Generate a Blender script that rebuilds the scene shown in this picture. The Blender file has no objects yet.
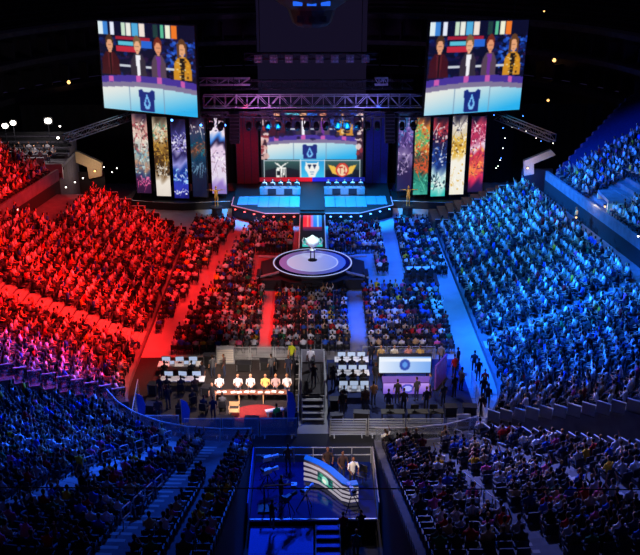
import bpy, bmesh, math, random
import numpy as np
from mathutils import Vector, Matrix

# ------------------------------------------------------------------ camera, world, exposure
SC = bpy.context.scene
COL = SC.collection
RAD = math.radians
CAM_H, PITCH, FOC, YAW = 31.0, RAD(22.0), 920.0, math.atan(8 / 920)

cam_data = bpy.data.cameras.new('camera')
cam_data.sensor_width = 36.0
cam_data.lens = 36.0 * FOC / 640.0
cam_data.clip_end = 600
cam = bpy.data.objects.new('camera', cam_data)
COL.objects.link(cam)
cam.location = (0, 0, CAM_H)
cam.rotation_euler = (math.pi / 2 - PITCH, 0, -YAW)
SC.camera = cam

world = bpy.data.worlds.new('world')
SC.world = world
world.use_nodes = True
bg = world.node_tree.nodes['Background']
bg.inputs[0].default_value = (0.22, 0.16, 0.55, 1)
bg.inputs[1].default_value = 0.030

SC.view_settings.view_transform = 'Standard'
SC.view_settings.look = 'None'
SC.view_settings.exposure = 0.0
SC.view_settings.gamma = 1.0
SC.view_settings.use_curve_mapping = False
try:
    SC.cycles.max_bounces = 5
    SC.cycles.diffuse_bounces = 2
    SC.cycles.glossy_bounces = 3
except Exception:
    pass

def spot(name, loc, target, power, color, angle=50, blend=0.6, radius=0.25):
    d = bpy.data.lights.new(name, 'SPOT')
    d.energy = power
    d.color = color
    d.spot_size = RAD(angle)
    d.spot_blend = blend
    d.shadow_soft_size = radius
    o = bpy.data.objects.new(name, d)
    COL.objects.link(o)
    o.location = loc
    v = Vector(target) - Vector(loc)
    o.rotation_euler = v.to_track_quat('-Z', 'Y').to_euler()
    return o

RED = (1.0, 0.016, 0.014)
BLU = (0.006, 0.115, 1.0)
DBL = (0.010, 0.10, 1.0)
CYA = (0.012, 0.22, 1.0)
WRM = (1.0, 0.78, 0.62)
NEU = (0.95, 0.85, 1.0)
# stage-rig washes and added fills over the two side stands
spot('red_wash', (-1, 78, 22), (-20, 74, 3), 130000, RED, 46, 0.7)
spot('red_wash', (-3, 61, 23), (-19, 61, 3), 120000, RED, 48, 0.7)
spot('red_wash', (-4, 93, 15.5), (-21, 80, 4), 60000, RED, 40, 0.7)
spot('red_wash', (-7, 47, 33), (-20, 71, 3), 120000, RED, 44, 0.7)  # added fill from the near end, reaching the crowd's backs
spot('blue_wash', (1, 78, 22), (20, 76, 3), 190000, BLU, 46, 0.7)
spot('blue_wash', (3, 61, 23), (18.5, 60, 3), 170000, BLU, 50, 0.7)
spot('blue_wash', (4, 93, 15.5), (20, 82, 4), 120000, CYA, 40, 0.7)
spot('blue_wash', (7, 47, 33), (19, 73, 3), 170000, CYA, 44, 0.7)  # added blue fill on the backs of the crowd
# upper tiers
spot('red_wash_upper', (-6, 72, 24), (-33, 82, 9), 70000, RED, 24, 0.8)
spot('blue_wash_upper', (6, 72, 24), (30, 85, 8), 75000, DBL, 36, 0.8)
# end stand: dim blue house light
spot('blue_house', (-4, 64, 27), (-18, 47, 5), 160000, DBL, 44, 0.8)
spot('blue_house', (6, 66, 27), (17, 44, 5), 60000, DBL, 46, 0.8)
spot('blue_house', (0, 66, 27), (-2, 40, 3), 20000, DBL, 44, 0.8)
spot('house_neutral', (4, 66, 27), (11, 45, 3), 17000, WRM, 40, 0.8)
spot('blue_house', (-5, 60, 27), (-13, 34, 8), 36000, DBL, 48, 0.8)
spot('blue_house', (5, 60, 27), (13, 35, 8), 44000, DBL, 48, 0.8)
spot('house_neutral', (6, 60, 27), (11, 36, 7), 9000, WRM, 44, 0.8)
# floor
spot('floor_red', (-14, 80, 25), (-9, 76, 0), 50000, RED, 40, 0.8)
spot('floor_red', (-8, 70, 25), (-4, 67, 0), 80000, RED, 22, 0.8)
spot('floor_blue', (8, 70, 25), (4.2, 67.5, 0), 85000, DBL, 20, 0.8)
spot('floor_red', (-6, 84, 22), (-6.5, 88, 0), 20000, RED, 40, 0.8)
spot('floor_blue', (14, 82, 25), (8.5, 79, 0), 60000, DBL, 40, 0.8)
spot('floor_blue', (10, 64, 25), (10, 62, 0), 17000, DBL, 40, 0.8)
spot('floor_blue', (6, 84, 22), (6.5, 88, 0), 34000, DBL, 44, 0.8)
spot('floor_fill', (0, 47, 10), (0, 70, 1), 5600, NEU, 46, 0.8)  # added fill, low so it grazes the floor and catches the crowd

def gz(x, y, z=0.0):
    """world point under photo pixel (x, y) on the level plane z"""
    d = _ray(x, y); t = (z - CAM_H) / d[2]
    return (d[0] * t, d[1] * t, z)
def gy(x, y, Y):
    """world point under photo pixel (x, y) on the upright plane at depth Y"""
    d = _ray(x, y); t = Y / d[1]
    return (d[0] * t, Y, CAM_H + d[2] * t)
_fw = (math.sin(YAW) * math.cos(PITCH), math.cos(YAW) * math.cos(PITCH), -math.sin(PITCH))
_rt = (math.cos(YAW), -math.sin(YAW), 0.0)
_up = tuple(Vector(_rt).cross(Vector(_fw)))
def _ray(x, y):
    a, b = (x - 320) / FOC, (277.5 - y) / FOC
    return tuple(_fw[i] + _rt[i] * a + _up[i] * b for i in range(3))
def project(p):
    v = np.asarray(p, float) - np.array([0, 0, CAM_H])
    z = v @ np.array(_fw)
    return 320 + FOC * (v @ np.array(_rt)) / z, 277.5 - FOC * (v @ np.array(_up)) / z, z

# ------------------------------------------------------------------ materials
def lin(c):
    out = []
    for v in c[:3]:
        v /= 255.0
        out.append(v / 12.92 if v <= 0.04045 else ((v + 0.055) / 1.055) ** 2.4)
    return tuple(out)

def mat(name, rgb, rough=0.6, metal=0.0, noise=0.18, scale=6.0, bump=0.0, spec=0.5, alpha=1.0):
    m = bpy.data.materials.new(name)
    m.use_nodes = True
    nt = m.node_tree
    b = nt.nodes['Principled BSDF']
    b.inputs['Roughness'].default_value = rough
    b.inputs['Metallic'].default_value = metal
    b.inputs['Specular IOR Level'].default_value = spec
    b.inputs['Alpha'].default_value = alpha
    tc = nt.nodes.new('ShaderNodeTexCoord')
    n = nt.nodes.new('ShaderNodeTexNoise')
    n.inputs['Scale'].default_value = scale
    n.inputs['Detail'].default_value = 4
    nt.links.new(tc.outputs['Object'], n.inputs['Vector'])
    r = nt.nodes.new('ShaderNodeValToRGB')
    c = lin(rgb)
    r.color_ramp.elements[0].position = 0.3
    r.color_ramp.elements[1].position = 0.7
    r.color_ramp.elements[0].color = tuple(v * (1 - noise) for v in c) + (1,)
    r.color_ramp.elements[1].color = tuple(min(1, v * (1 + noise)) for v in c) + (1,)
    nt.links.new(n.outputs['Fac'], r.inputs['Fac'])
    nt.links.new(r.outputs['Color'], b.inputs['Base Color'])
    if bump:
        bp = nt.nodes.new('ShaderNodeBump')
        bp.inputs['Strength'].default_value = bump
        nt.links.new(n.outputs['Fac'], bp.inputs['Height'])
        nt.links.new(bp.outputs['Normal'], b.inputs['Normal'])
    return m

def emit(name, rgb, strength=1.0, sample=False):
    m = bpy.data.materials.new(name)
    m.use_nodes = True
    b = m.node_tree.nodes['Principled BSDF']
    c = lin(rgb)
    b.inputs['Base Color'].default_value = (c[0] * .3, c[1] * .3, c[2] * .3, 1)
    b.inputs['Emission Color'].default_value = c + (1,)
    b.inputs['Emission Strength'].default_value = strength
    b.inputs['Roughness'].default_value = 0.5
    if not sample:
        m.cycles.emission_sampling = 'NONE'
    return m

def led(name, strength=1.0, sample=True):
    """LED surface: each face is one block of diodes, coloured by the face attribute 'led'"""
    m = bpy.data.materials.new(name)
    m.use_nodes = True
    nt = m.node_tree
    b = nt.nodes['Principled BSDF']
    b.inputs['Base Color'].default_value = (0.01, 0.01, 0.01, 1)
    b.inputs['Roughness'].default_value = 0.6
    a = nt.nodes.new('ShaderNodeAttribute')
    a.attribute_name = 'led'
    nt.links.new(a.outputs['Color'], b.inputs['Emission Color'])
    b.inputs['Emission Strength'].default_value = strength
    if not sample:
        m.cycles.emission_sampling = 'NONE'
    return m

def attr_cloth(name):
    m = bpy.data.materials.new(name)
    m.use_nodes = True
    nt = m.node_tree
    b = nt.nodes['Principled BSDF']
    b.inputs['Roughness'].default_value = 0.8
    b.inputs['Specular IOR Level'].default_value = 0.25
    a = nt.nodes.new('ShaderNodeAttribute')
    a.attribute_name = 'tint'
    nt.links.new(a.outputs['Color'], b.inputs['Base Color'])
    return m

def objcolor(name, rough=0.8):
    m = bpy.data.materials.new(name)
    m.use_nodes = True
    nt = m.node_tree
    b = nt.nodes['Principled BSDF']
    b.inputs['Roughness'].default_value = rough
    b.inputs['Specular IOR Level'].default_value = 0.25
    oi = nt.nodes.new('ShaderNodeObjectInfo')
    nt.links.new(oi.outputs['Color'], b.inputs['Base Color'])
    return m

def objramp(name, stops, mult):
    """a tone picked per object from a ramp"""
    m = bpy.data.materials.new(name)
    m.use_nodes = True
    nt = m.node_tree
    b = nt.nodes['Principled BSDF']
    b.inputs['Roughness'].default_value = 0.65
    b.inputs['Specular IOR Level'].default_value = 0.3
    oi = nt.nodes.new('ShaderNodeObjectInfo')
    mu = nt.nodes.new('ShaderNodeMath'); mu.operation = 'MULTIPLY'; mu.inputs[1].default_value = mult
    fr = nt.nodes.new('ShaderNodeMath'); fr.operation = 'FRACT'
    r = nt.nodes.new('ShaderNodeValToRGB')
    els = r.color_ramp.elements
    while len(els) < len(stops):
        els.new(0.5)
    for e, (p, c) in zip(els, stops):
        e.position = p
        e.color = lin(c) + (1,)
    nt.links.new(oi.outputs['Random'], mu.inputs[0])
    nt.links.new(mu.outputs[0], fr.inputs[0])
    nt.links.new(fr.outputs[0], r.inputs['Fac'])
    nt.links.new(r.outputs['Color'], b.inputs['Base Color'])
    return m

M = dict(
    concrete=mat('concrete', (92, 92, 98), 0.85, noise=0.25, scale=1.5, bump=0.1),
    paleconcrete=mat('pale_concrete', (165, 160, 155), 0.8, noise=0.15, scale=1.0),
    floor=mat('grey_event_floor', (150, 148, 150), 0.6, noise=0.12, scale=0.6),
    dark=mat('black_paint', (18, 18, 22), 0.55, noise=0.2),
    floorshade=mat('black_floor_shade', (16, 16, 20), 0.8, noise=0.2),
    darkconcrete=mat('dark_concrete', (64, 60, 70), 0.85, noise=0.25),
    drape=mat('black_drape', (10, 10, 14), 0.95, noise=0.3, scale=2),
    stagefloor=mat('glossy_stage_floor', (120, 130, 150), 0.25, noise=0.05),
    metal=mat('aluminium', (150, 150, 158), 0.35, 0.9, noise=0.08),
    darkmetal=mat('dark_steel', (50, 50, 58), 0.45, 0.6, noise=0.1),
    rail=mat('galvanised_rail', (175, 178, 185), 0.45, 0.3, noise=0.08),
    seat=mat('dark_purple_seat_plastic', (34, 30, 46), 0.5, noise=0.15),
    chair=mat('black_chair_plastic', (20, 20, 24), 0.55, noise=0.15),
    wood=mat('brown_bleacher_wood', (120, 70, 50), 0.7, noise=0.25, scale=3),
    beige=mat('beige_wall_paint', (190, 165, 125), 0.75, noise=0.1),
    white=mat('white_laminate', (225, 225, 228), 0.4, noise=0.04),
    grey=mat('grey_laminate', (120, 122, 130), 0.5, noise=0.08),
    bluegloss=mat('glossy_blue_deck', (20, 40, 96), 0.10, noise=0.08, scale=1),
    bluecarpet=mat('blue_carpet', (60, 100, 190), 0.95, noise=0.15, scale=12),
    redrug=mat('red_rug', (130, 26, 30), 0.95, noise=0.2, scale=8),
    gold=mat('gilded_plaster', (205, 160, 70), 0.4, 0.5, noise=0.15),
    silver=mat('polished_silver', (225, 230, 236), 0.3, 0.2, noise=0.05),
    purple=mat('purple_laminate', (110, 70, 170), 0.4, noise=0.08),
    orange=mat('orange_plastic', (200, 90, 30), 0.5),
    paper=mat('white_paper', (235, 232, 225), 0.7, noise=0.05),
    lens=mat('black_lens_glass', (8, 8, 12), 0.08),
    redcloth=mat('red_banner_cloth', (120, 26, 40), 0.85, noise=0.2),
    bluecloth=mat('blue_banner_cloth', (36, 40, 110), 0.85, noise=0.2),
    shirt=objcolor('shirt_cloth'),
    skin=objramp('skin_tone', [(0, (214, 160, 128)), (0.35, (188, 132, 100)), (0.7, (150, 98, 70)), (1, (92, 58, 42))], 7.31),
    hair=objramp('hair_tone', [(0, (16, 13, 12)), (0.5, (34, 24, 18)), (0.8, (74, 48, 28)), (1, (150, 112, 62))], 13.7),
    pants=objramp('trouser_cloth', [(0, (22, 24, 34)), (0.5, (40, 50, 78)), (1, (70, 66, 60))], 23.3),
    shoe=mat('dark_shoe_leather', (30, 26, 26), 0.6),
    tint=attr_cloth('crowd_clothing'),
    led=led('led_wall', 1.0),
    ledbanner=led('led_banner', 1.0, sample=False),
    whiteglow=emit('white_lamp_glow', (255, 246, 230), 6.0),
    warmglow=emit('amber_lamp_glow', (255, 190, 110), 3.0),
    blueglow=emit('blue_lamp_glow', (70, 140, 255), 8.0),
    redglow=emit('red_lamp_glow', (255, 70, 50), 5.0),
    screenglow=emit('monitor_glow', (200, 220, 255), 0.6),
    bluescreen=emit('blue_monitor_glow', (80, 140, 255), 0.8),
    cyanline=emit('pale_blue_edge_light', (150, 190, 255), 0.5),
    redline=emit('pink_edge_light', (255, 150, 160), 0.45),
    bluestrip=emit('blue_edge_light', (40, 110, 255), 0.9),
    glass=mat('tinted_rail_glass', (130, 140, 160), 0.15, noise=0.05, alpha=0.38),
)

# ------------------------------------------------------------------ mesh and tagging helpers
def tag(o, label=None, cat=None, group=None, kind=None):
    if label: o['label'] = label
    if cat: o['category'] = cat
    if group: o['group'] = group
    if kind: o['kind'] = kind
    return o

def empty(name, loc=(0, 0, 0), rz=0.0):
    o = bpy.data.objects.new(name, None)
    COL.objects.link(o)
    o.location = loc
    o.rotation_euler = (0, 0, rz)
    o.empty_display_size = 0.1
    return o

class MB:
    """collects shapes into one mesh"""
    def __init__(s):
        s.v, s.f, s.m = [], [], []
    def add(s, vs, fs, mi=0):
        b = len(s.v)
        s.v += [tuple(p) for p in vs]
        for f in fs:
            s.f.append([b + i for i in f]); s.m.append(mi)
        return s
    def box(s, c, d, rz=0.0, mi=0, taper=1.0):
        cx, cy, cz = c; x, y, z = d[0] / 2, d[1] / 2, d[2] / 2
        co, si = math.cos(rz), math.sin(rz)
        vs = []
        for k, t in ((-z, 1.0), (z, taper)):
            for a, b in ((-x, -y), (x, -y), (x, y), (-x, y)):
                a *= t; b *= t
                vs.append((cx + a * co - b * si, cy + a * si + b * co, cz + k))
        return s.add(vs, [(3, 2, 1, 0), (4, 5, 6, 7), (0, 1, 5, 4), (1, 2, 6, 5), (2, 3, 7, 6), (3, 0, 4, 7)], mi)
    def tube(s, p0, p1, r, n=6, mi=0, r1=None):
        return s.loft([p0, p1], [(r, r), (r1 or r, r1 or r)], n, mi)
    def path(s, pts, r, n=6, mi=0):
        return s.loft(pts, [(r, r)] * len(pts), n, mi)
    def loft(s, pts, radii, n=8, mi=0, xdir=(1, 0, 0)):
        """elliptic rings along a polyline, capped at both ends"""
        P = [Vector(p) for p in pts]
        vs, fs = [], []
        for i, p in enumerate(P):
            t = (P[min(i + 1, len(P) - 1)] - P[max(i - 1, 0)]).normalized()
            x = Vector(xdir)
            if abs(t.dot(x)) > 0.93:
                x = Vector((0, 1, 0)) if abs(t.y) < 0.9 else Vector((0, 0, 1))
            x = (x - t * x.dot(t)).normalized()
            y = t.cross(x)
            rx, ry = radii[i]
            for k in range(n):
                a = 2 * math.pi * (k + 0.5) / n
                vs.append(p + x * (rx * math.cos(a)) + y * (ry * math.sin(a)))
        for i in range(len(P) - 1):
            for k in range(n):
                a, b = i * n + k, i * n + (k + 1) % n
                fs.append((a, b, b + n, a + n))
        fs.append(tuple(reversed(range(n))))
        fs.append(tuple(range((len(P) - 1) * n, len(P) * n)))
        return s.add(vs, fs, mi)
    def prism(s, poly, z0, z1, mi=0):
        n = len(poly)
        vs = [(x, y, z0) for x, y in poly] + [(x, y, z1) for x, y in poly]
        fs = [tuple(reversed(range(n))), tuple(range(n, 2 * n))]
        fs += [(i, (i + 1) % n, (i + 1) % n + n, i + n) for i in range(n)]
        return s.add(vs, fs, mi)
    def extrude(s, poly3, d, mi=0):
        """a flat outline in space pushed along d"""
        n = len(poly3)
        vs = [tuple(p) for p in poly3] + [tuple(Vector(p) + Vector(d)) for p in poly3]
        fs = [tuple(reversed(range(n))), tuple(range(n, 2 * n))]
        fs += [(i, (i + 1) % n, (i + 1) % n + n, i + n) for i in range(n)]
        return s.add(vs, fs, mi)
    def lathe(s, prof, n=16, c=(0, 0, 0), mi=0):
        vs, fs = [], []
        for r, z in prof:
            for k in range(n):
                a = 2 * math.pi * k / n
                vs.append((c[0] + r * math.cos(a), c[1] + r * math.sin(a), c[2] + z))
        for i in range(len(prof) - 1):
            for k in range(n):
                a, b = i * n + k, i * n + (k + 1) % n
                fs.append((a, b, b + n, a + n))
        fs.append(tuple(reversed(range(n))))
        fs.append(tuple(range((len(prof) - 1) * n, len(prof) * n)))
        return s.add(vs, fs, mi)
    def ball(s, c, r, n=8, mi=0):
        rx, ry, rz = r if isinstance(r, (tuple, list)) else (r, r, r)
        m = max(4, n // 2 + 1)
        vs, fs = [], []
        for i in range(1, m):
            a = math.pi * i / m
            for k in range(n):
                b = 2 * math.pi * k / n
                vs.append((c[0] + rx * math.sin(a) * math.cos(b), c[1] + ry * math.sin(a) * math.sin(b), c[2] - rz * math.cos(a)))
        for i in range(m - 2):
            for k in range(n):
                a, b = i * n + k, i * n + (k + 1) % n
                fs.append((a, b, b + n, a + n))
        t = len(vs)
        vs += [(c[0], c[1], c[2] - rz), (c[0], c[1], c[2] + rz)]
        for k in range(n):
            fs.append((t, (k + 1) % n, k))
            q = (m - 2) * n
            fs.append((t + 1, q + k, q + (k + 1) % n))
        return s.add(vs, fs, mi)
    def mesh(s, name, mats, smooth=False):
        me = bpy.data.meshes.new(name)
        me.from_pydata(s.v, [], s.f)
        mats = mats if isinstance(mats, (list, tuple)) else [mats]
        for m in mats:
            me.materials.append(m)
        if len(mats) > 1:
            me.polygons.foreach_set('material_index', s.m)
        if smooth:
            me.polygons.foreach_set('use_smooth', [True] * len(me.polygons))
        me.update()
        return me
    def build(s, name, mats, parent=None, smooth=False):
        return link(name, s.mesh(name, mats, smooth), parent)

def link(name, me, parent=None):
    o = bpy.data.objects.new(name, me)
    COL.objects.link(o)
    if parent is not None:
        o.parent = parent
    return o

def copy_tree(o, parent=None):
    c = o.copy()
    COL.objects.link(c)
    c.parent = parent
    for ch in o.children:
        copy_tree(ch, c)
    return c

# ------------------------------------------------------------------ LED pictures, drawn as blocks of diodes
class Pic:
    def __init__(s, h, w, base):
        s.h, s.w = h, w
        s.a = np.zeros((h, w, 3)); s.a[:] = base
        y, x = np.mgrid[0:h, 0:w]
        s.u, s.v = (x + 0.5) / w, (y + 0.5) / h
    def put(s, mask, c, k=1.0):
        c = np.array(c, float)
        s.a[mask] = s.a[mask] * (1 - k) + c * k
    def rect(s, u0, v0, u1, v1, c, k=1.0):
        s.put((s.u >= u0) & (s.u < u1) & (s.v >= v0) & (s.v < v1), c, k)
    def ell(s, u, v, ru, rv, c, k=1.0):
        s.put(((s.u - u) / ru) ** 2 + ((s.v - v) / rv) ** 2 < 1, c, k)
    def poly(s, pts, c, k=1.0):
        ins = np.zeros(s.u.shape, bool)
        n = len(pts)
        for i in range(n):
            (x0, y0), (x1, y1) = pts[i], pts[(i + 1) % n]
            if y0 == y1: continue
            cr = ((y0 > s.v) != (y1 > s.v)) & (s.u < (x1 - x0) * (s.v - y0) / (y1 - y0) + x0)
            ins ^= cr
        s.put(ins, c, k)
    def grad(s, u0, v0, u1, v1, ca, cb, vert=True):
        mk = (s.u >= u0) & (s.u < u1) & (s.v >= v0) & (s.v < v1)
        t = ((s.v - v0) / (v1 - v0) if vert else (s.u - u0) / (u1 - u0))[mk][:, None]
        s.a[mk] = np.array(ca) * (1 - t) + np.array(cb) * t
    def speck(s, u0, v0, u1, v1, cols, n, ru, rv, rng, k=0.8):
        for _ in range(n):
            s.ell(rng.uniform(u0, u1), rng.uniform(v0, v1), ru * rng.uniform(.4, 1.3), rv * rng.uniform(.4, 1.3), rng.choice(cols), k)
    def text(s, rows, u0, v0, u1, v1, c):
        hh, ww = len(rows), len(rows[0])
        for j, r in enumerate(rows):
            for i, ch in enumerate(r):
                if ch != ' ':
                    s.rect(u0 + (u1 - u0) * i / ww, v0 + (v1 - v0) * j / hh, u0 + (u1 - u0) * (i + 1) / ww, v0 + (v1 - v0) * (j + 1) / hh, c)
    def blur(s, n=1):
        for _ in range(n):
            p = np.pad(s.a, ((1, 1), (1, 1), (0, 0)), 'edge')
            s.a = (p[1:-1, 1:-1] * 4 + p[:-2, 1:-1] + p[2:, 1:-1] + p[1:-1, :-2] + p[1:-1, 2:]) / 8

def led_mesh(name, pic, w, h, material):
    """grid of diodes in the local XZ plane, facing -Y, centred on the origin"""
    me = bpy.data.meshes.new(name)
    nx, ny = pic.w, pic.h
    xs = np.linspace(-w / 2, w / 2, nx + 1); zs = np.linspace(h / 2, -h / 2, ny + 1)
    gx_, gz_ = np.meshgrid(xs, zs)
    V = np.stack([gx_.ravel(), np.zeros(gx_.size), gz_.ravel()], 1)
    j, i = np.mgrid[0:ny, 0:nx]
    a = (j * (nx + 1) + i).ravel()
    Fc = np.stack([a, a + nx + 1, a + nx + 2, a + 1], 1)
    me.from_pydata(V.tolist(), [], Fc.tolist())
    c = np.clip(pic.a.reshape(-1, 3) / 255.0, 0, 1)
    c = np.where(c <= 0.04045, c / 12.92, ((c + 0.055) / 1.055) ** 2.4)
    at = me.attributes.new('led', 'FLOAT_COLOR', 'FACE')
    at.data.foreach_set('color', np.concatenate([c, np.ones((len(c), 1))], 1).astype(np.float32).ravel())
    me.materials.append(material)
    me.update()
    return me

# ------------------------------------------------------------------ people
SHIRT, SKIN, HAIR, PANTS, SHOE = range(5)

def body_shapes(pose):
    """lofts (points, radii, material) of a figure facing +Y with its feet on z = 0"""
    L = []
    sit = pose.startswith('sit')
    if sit:
        lean = 0.16 if pose == 'sit_forward' else (-0.04 if pose == 'sit_back' else 0.03)
        hz = 0.57
        sp = [(0, -0.02, hz - .06), (0, -.01, hz + .06), (0, lean * .4 - .02, hz + .26), (0, lean - .03, hz + .44), (0, lean + .0, hz + .55)]
    else:
        lean = 0.10 if pose == 'stand_lean' else 0.0
        hz = 0.92
        sp = [(0, 0, hz - .06), (0, 0, hz + .06), (0, lean * .4, hz + .28), (0, lean - .01, hz + .48), (0, lean + .01, hz + .58)]
    L.append((sp, [(.165, .12), (.16, .115), (.17, .115), (.195, .105), (.075, .065)], SHIRT))
    nx, ny, nz = sp[4]
    L.append(([(nx, ny, nz - .04), (nx, ny + .02, nz + .08)], [(.055, .055), (.052, .055)], SKIN))
    hc = (nx, ny + .035, nz + .18)
    L.append(([(hc[0], hc[1], hc[2] - .118), (hc[0], hc[1] + .008, hc[2] - .085), (hc[0], hc[1], hc[2] - .02), (hc[0], hc[1], hc[2] + .06), (hc[0], hc[1], hc[2] + .11)],
              [(.035, .04), (.06, .075), (.075, .09), (.07, .085), (.03, .04)], SKIN))
    L.append(([(hc[0], hc[1] - .045, hc[2] - .07), (hc[0], hc[1] - .035, hc[2] + .0), (hc[0], hc[1] - .02, hc[2] + .075), (hc[0], hc[1] - .01, hc[2] + .125)],
              [(.06, .05), (.082, .068), (.08, .088), (.035, .045)], HAIR))
    shz = sp[3][2] + .03
    for s in (-1, 1):
        sh = (s * .195, sp[3][1], shz)
        if pose == 'sit_cheer' or (pose == 'sit_wave' and s > 0):
            el, wr = (s * .30, sh[1] + .12, shz + .16), (s * .22, sh[1] + .18, shz + .42)
        elif pose == 'sit_clap':
            el, wr = (s * .25, sh[1] + .14, shz - .22), (s * .05, sh[1] + .34, shz - .08)
        elif pose == 'stand':
            el, wr = (s * .25, sh[1] - .02, shz - .29), (s * .25, sh[1] + .08, shz - .53)
        elif pose == 'stand_camera':
            el, wr = (s * .25, sh[1] + .12, shz - .22), (s * .12, sh[1] + .36, shz - .12)
        elif pose == 'stand_lean':
            el, wr = (s * .27, sh[1] + .10, shz - .27), (s * .18, sh[1] + .32, shz - .36)
        elif pose == 'statue':
            el, wr = (s * .45, sh[1] + .02, shz + .04), (s * .66, sh[1] + .14, shz + .08)
        elif pose == 'sit_desk':
            el, wr = (s * .25, sh[1] + .10, shz - .27), (s * .13, sh[1] + .38, shz - .26)
        else:
            el, wr = (s * .225, sh[1] + .06, shz - .28), (s * .12, sh[1] + .28, shz - .36)
        L.append(([sh, tuple((sh[i] * .5 + el[i] * .5) for i in range(3)), el], [(.058, .058), (.05, .05), (.042, .042)], SHIRT))
        mid = tuple(el[i] * .45 + wr[i] * .55 for i in range(3))
        L.append(([el, mid, wr], [(.042, .042), (.038, .038), (.026, .026)], SKIN))
        d = (Vector(wr) - Vector(el)).normalized()
        L.append(([wr, tuple(Vector(wr) + d * .05), tuple(Vector(wr) + d * .085)], [(.026, .02), (.036, .018), (.034, .015)], SKIN))
        L.append(('hand', wr, tuple(d), s))
        if sit:
            kn = (s * .12, .38, .53)
            L.append(([(s * .09, .0, hz - .0), (s * .11, .2, .56), kn], [(.085, .085), (.075, .07), (.058, .058)], PANTS))
            L.append(([kn, (s * .12, .38, .28), (s * .12, .32, .07)], [(.057, .057), (.052, .055), (.036, .036)], PANTS))
            L.append(([(s * .12, .27, .05), (s * .12, .37, .05), (s * .125, .50, .03)], [(.04, .04), (.045, .04), (.035, .022)], SHOE))
        else:
            kn = (s * .10, .01, .49)
            L.append(([(s * .085, 0, hz), (s * .10, .0, .72), kn], [(.09, .09), (.08, .08), (.058, .058)], PANTS))
            L.append(([kn, (s * .105, -.015, .34), (s * .11, -.02, .08)], [(.058, .058), (.055, .058), (.038, .038)], PANTS))
            L.append(([(s * .11, -.07, .05), (s * .11, .04, .05), (s * .12, .18, .03)], [(.04, .04), (.045, .04), (.035, .022)], SHOE))
    return L, hc

def person_mesh(pose, tris=900):
    """one continuous figure: lofts fused by a voxel remesh, then fingers and face"""
    L, hc = body_shapes(pose)
    mb, kp = MB(), []
    for e in L:
        if e[0] == 'hand': continue
        pts, rad, mi = e
        mb.loft(pts, rad, 8, mi)
        for a in range(len(pts) - 1):
            for t in (0, .25, .5, .75, 1):
                kp.append((Vector(pts[a]).lerp(Vector(pts[a + 1]), t), mi, sum(rad[a]) / 2 * (1 - t) + sum(rad[a + 1]) / 2 * t))
    tmp = link('tmp', mb.mesh('tmp', M['shirt']))
    r = tmp.modifiers.new('r', 'REMESH'); r.mode = 'VOXEL'; r.voxel_size = 0.02
    sm = tmp.modifiers.new('s', 'SMOOTH'); sm.iterations = 3; sm.factor = .5
    dg = bpy.context.evaluated_depsgraph_get()
    n0 = len(tmp.evaluated_get(dg).data.polygons) * 2
    de = tmp.modifiers.new('d', 'DECIMATE'); de.ratio = min(1, tris / n0)
    dg = bpy.context.evaluated_depsgraph_get()
    me = bpy.data.meshes.new_from_object(tmp.evaluated_get(dg))
    bpy.data.objects.remove(tmp)
    V = [tuple(v.co) for v in me.vertices]
    out = MB()
    KP = np.array([tuple(k[0]) for k in kp]); KM = [k[1] for k in kp]; KR = np.array([k[2] for k in kp])
    faces = [tuple(p.vertices) for p in me.polygons]
    for f in faces:
        c = np.mean([V[i] for i in f], 0)
        d = np.linalg.norm(KP - c, axis=1) / KR
        out.f.append(list(f)); out.m.append(KM[int(np.argmin(d))])
    out.v = V
    for e in L:
        if e[0] != 'hand': continue
        wr, d, s = Vector(e[1]), Vector(e[2]), e[3]
        x = d.cross(Vector((0, 0, 1)))
        x = x.normalized() if x.length > .1 else Vector((1, 0, 0))
        nrm = x.cross(d)
        for k, (off, ln) in enumerate(((-.027, .062), (-.009, .072), (.009, .066), (.027, .052))):
            a = wr + d * .075 + x * off
            b = a + d * ln * .55 - nrm * .006
            c = b + d * ln * .4 - nrm * .02
            out.loft([a, b, c], [(.0085, .0085), (.008, .008), (.006, .006)], 5, SKIN)
        th = wr + d * .03 + x * (-s * .03)
        out.loft([th, th + d * .03 + x * (-s * .025), th + d * .06 + x * (-s * .028)], [(.011, .011), (.01, .01), (.007, .007)], 5, SKIN)
    # face: nose, eyes, mouth, ears
    hx, hy, hz_ = hc
    out.loft([(hx, hy + .085, hz_ + .005), (hx, hy + .098, hz_ - .028), (hx, hy + .08, hz_ - .038)], [(.008, .008), (.015, .014), (.01, .01)], 5, SKIN)
    for s in (-1, 1):
        out.ball((hx + s * .03, hy + .076, hz_ + .006), (.011, .008, .007), 6, SHOE)
        out.ball((hx + s * .074, hy - .005, hz_ - .01), (.01, .02, .03), 6, SKIN)
    out.box((hx, hy + .078, hz_ - .062), (.036, .008, .007), 0, HAIR)
    bpy.data.meshes.remove(me)
    return out.mesh('person_' + pose, [M['shirt'], M['skin'], M['hair'], M['pants'], M['shoe']], smooth=True)

PM = {}
def person(label, loc, rz, pose='sit', shirt=(40, 40, 50), scale=1.0, group=None, cat='person', parent=None):
    if pose not in PM:
        PM[pose] = person_mesh(pose)
    o = link('person', PM[pose], parent)
    o.location = loc
    o.rotation_euler = (0, 0, rz)
    o.scale = (scale,) * 3
    o.color = lin(shirt) + (1,)
    return tag(o, label, cat, group)

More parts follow.
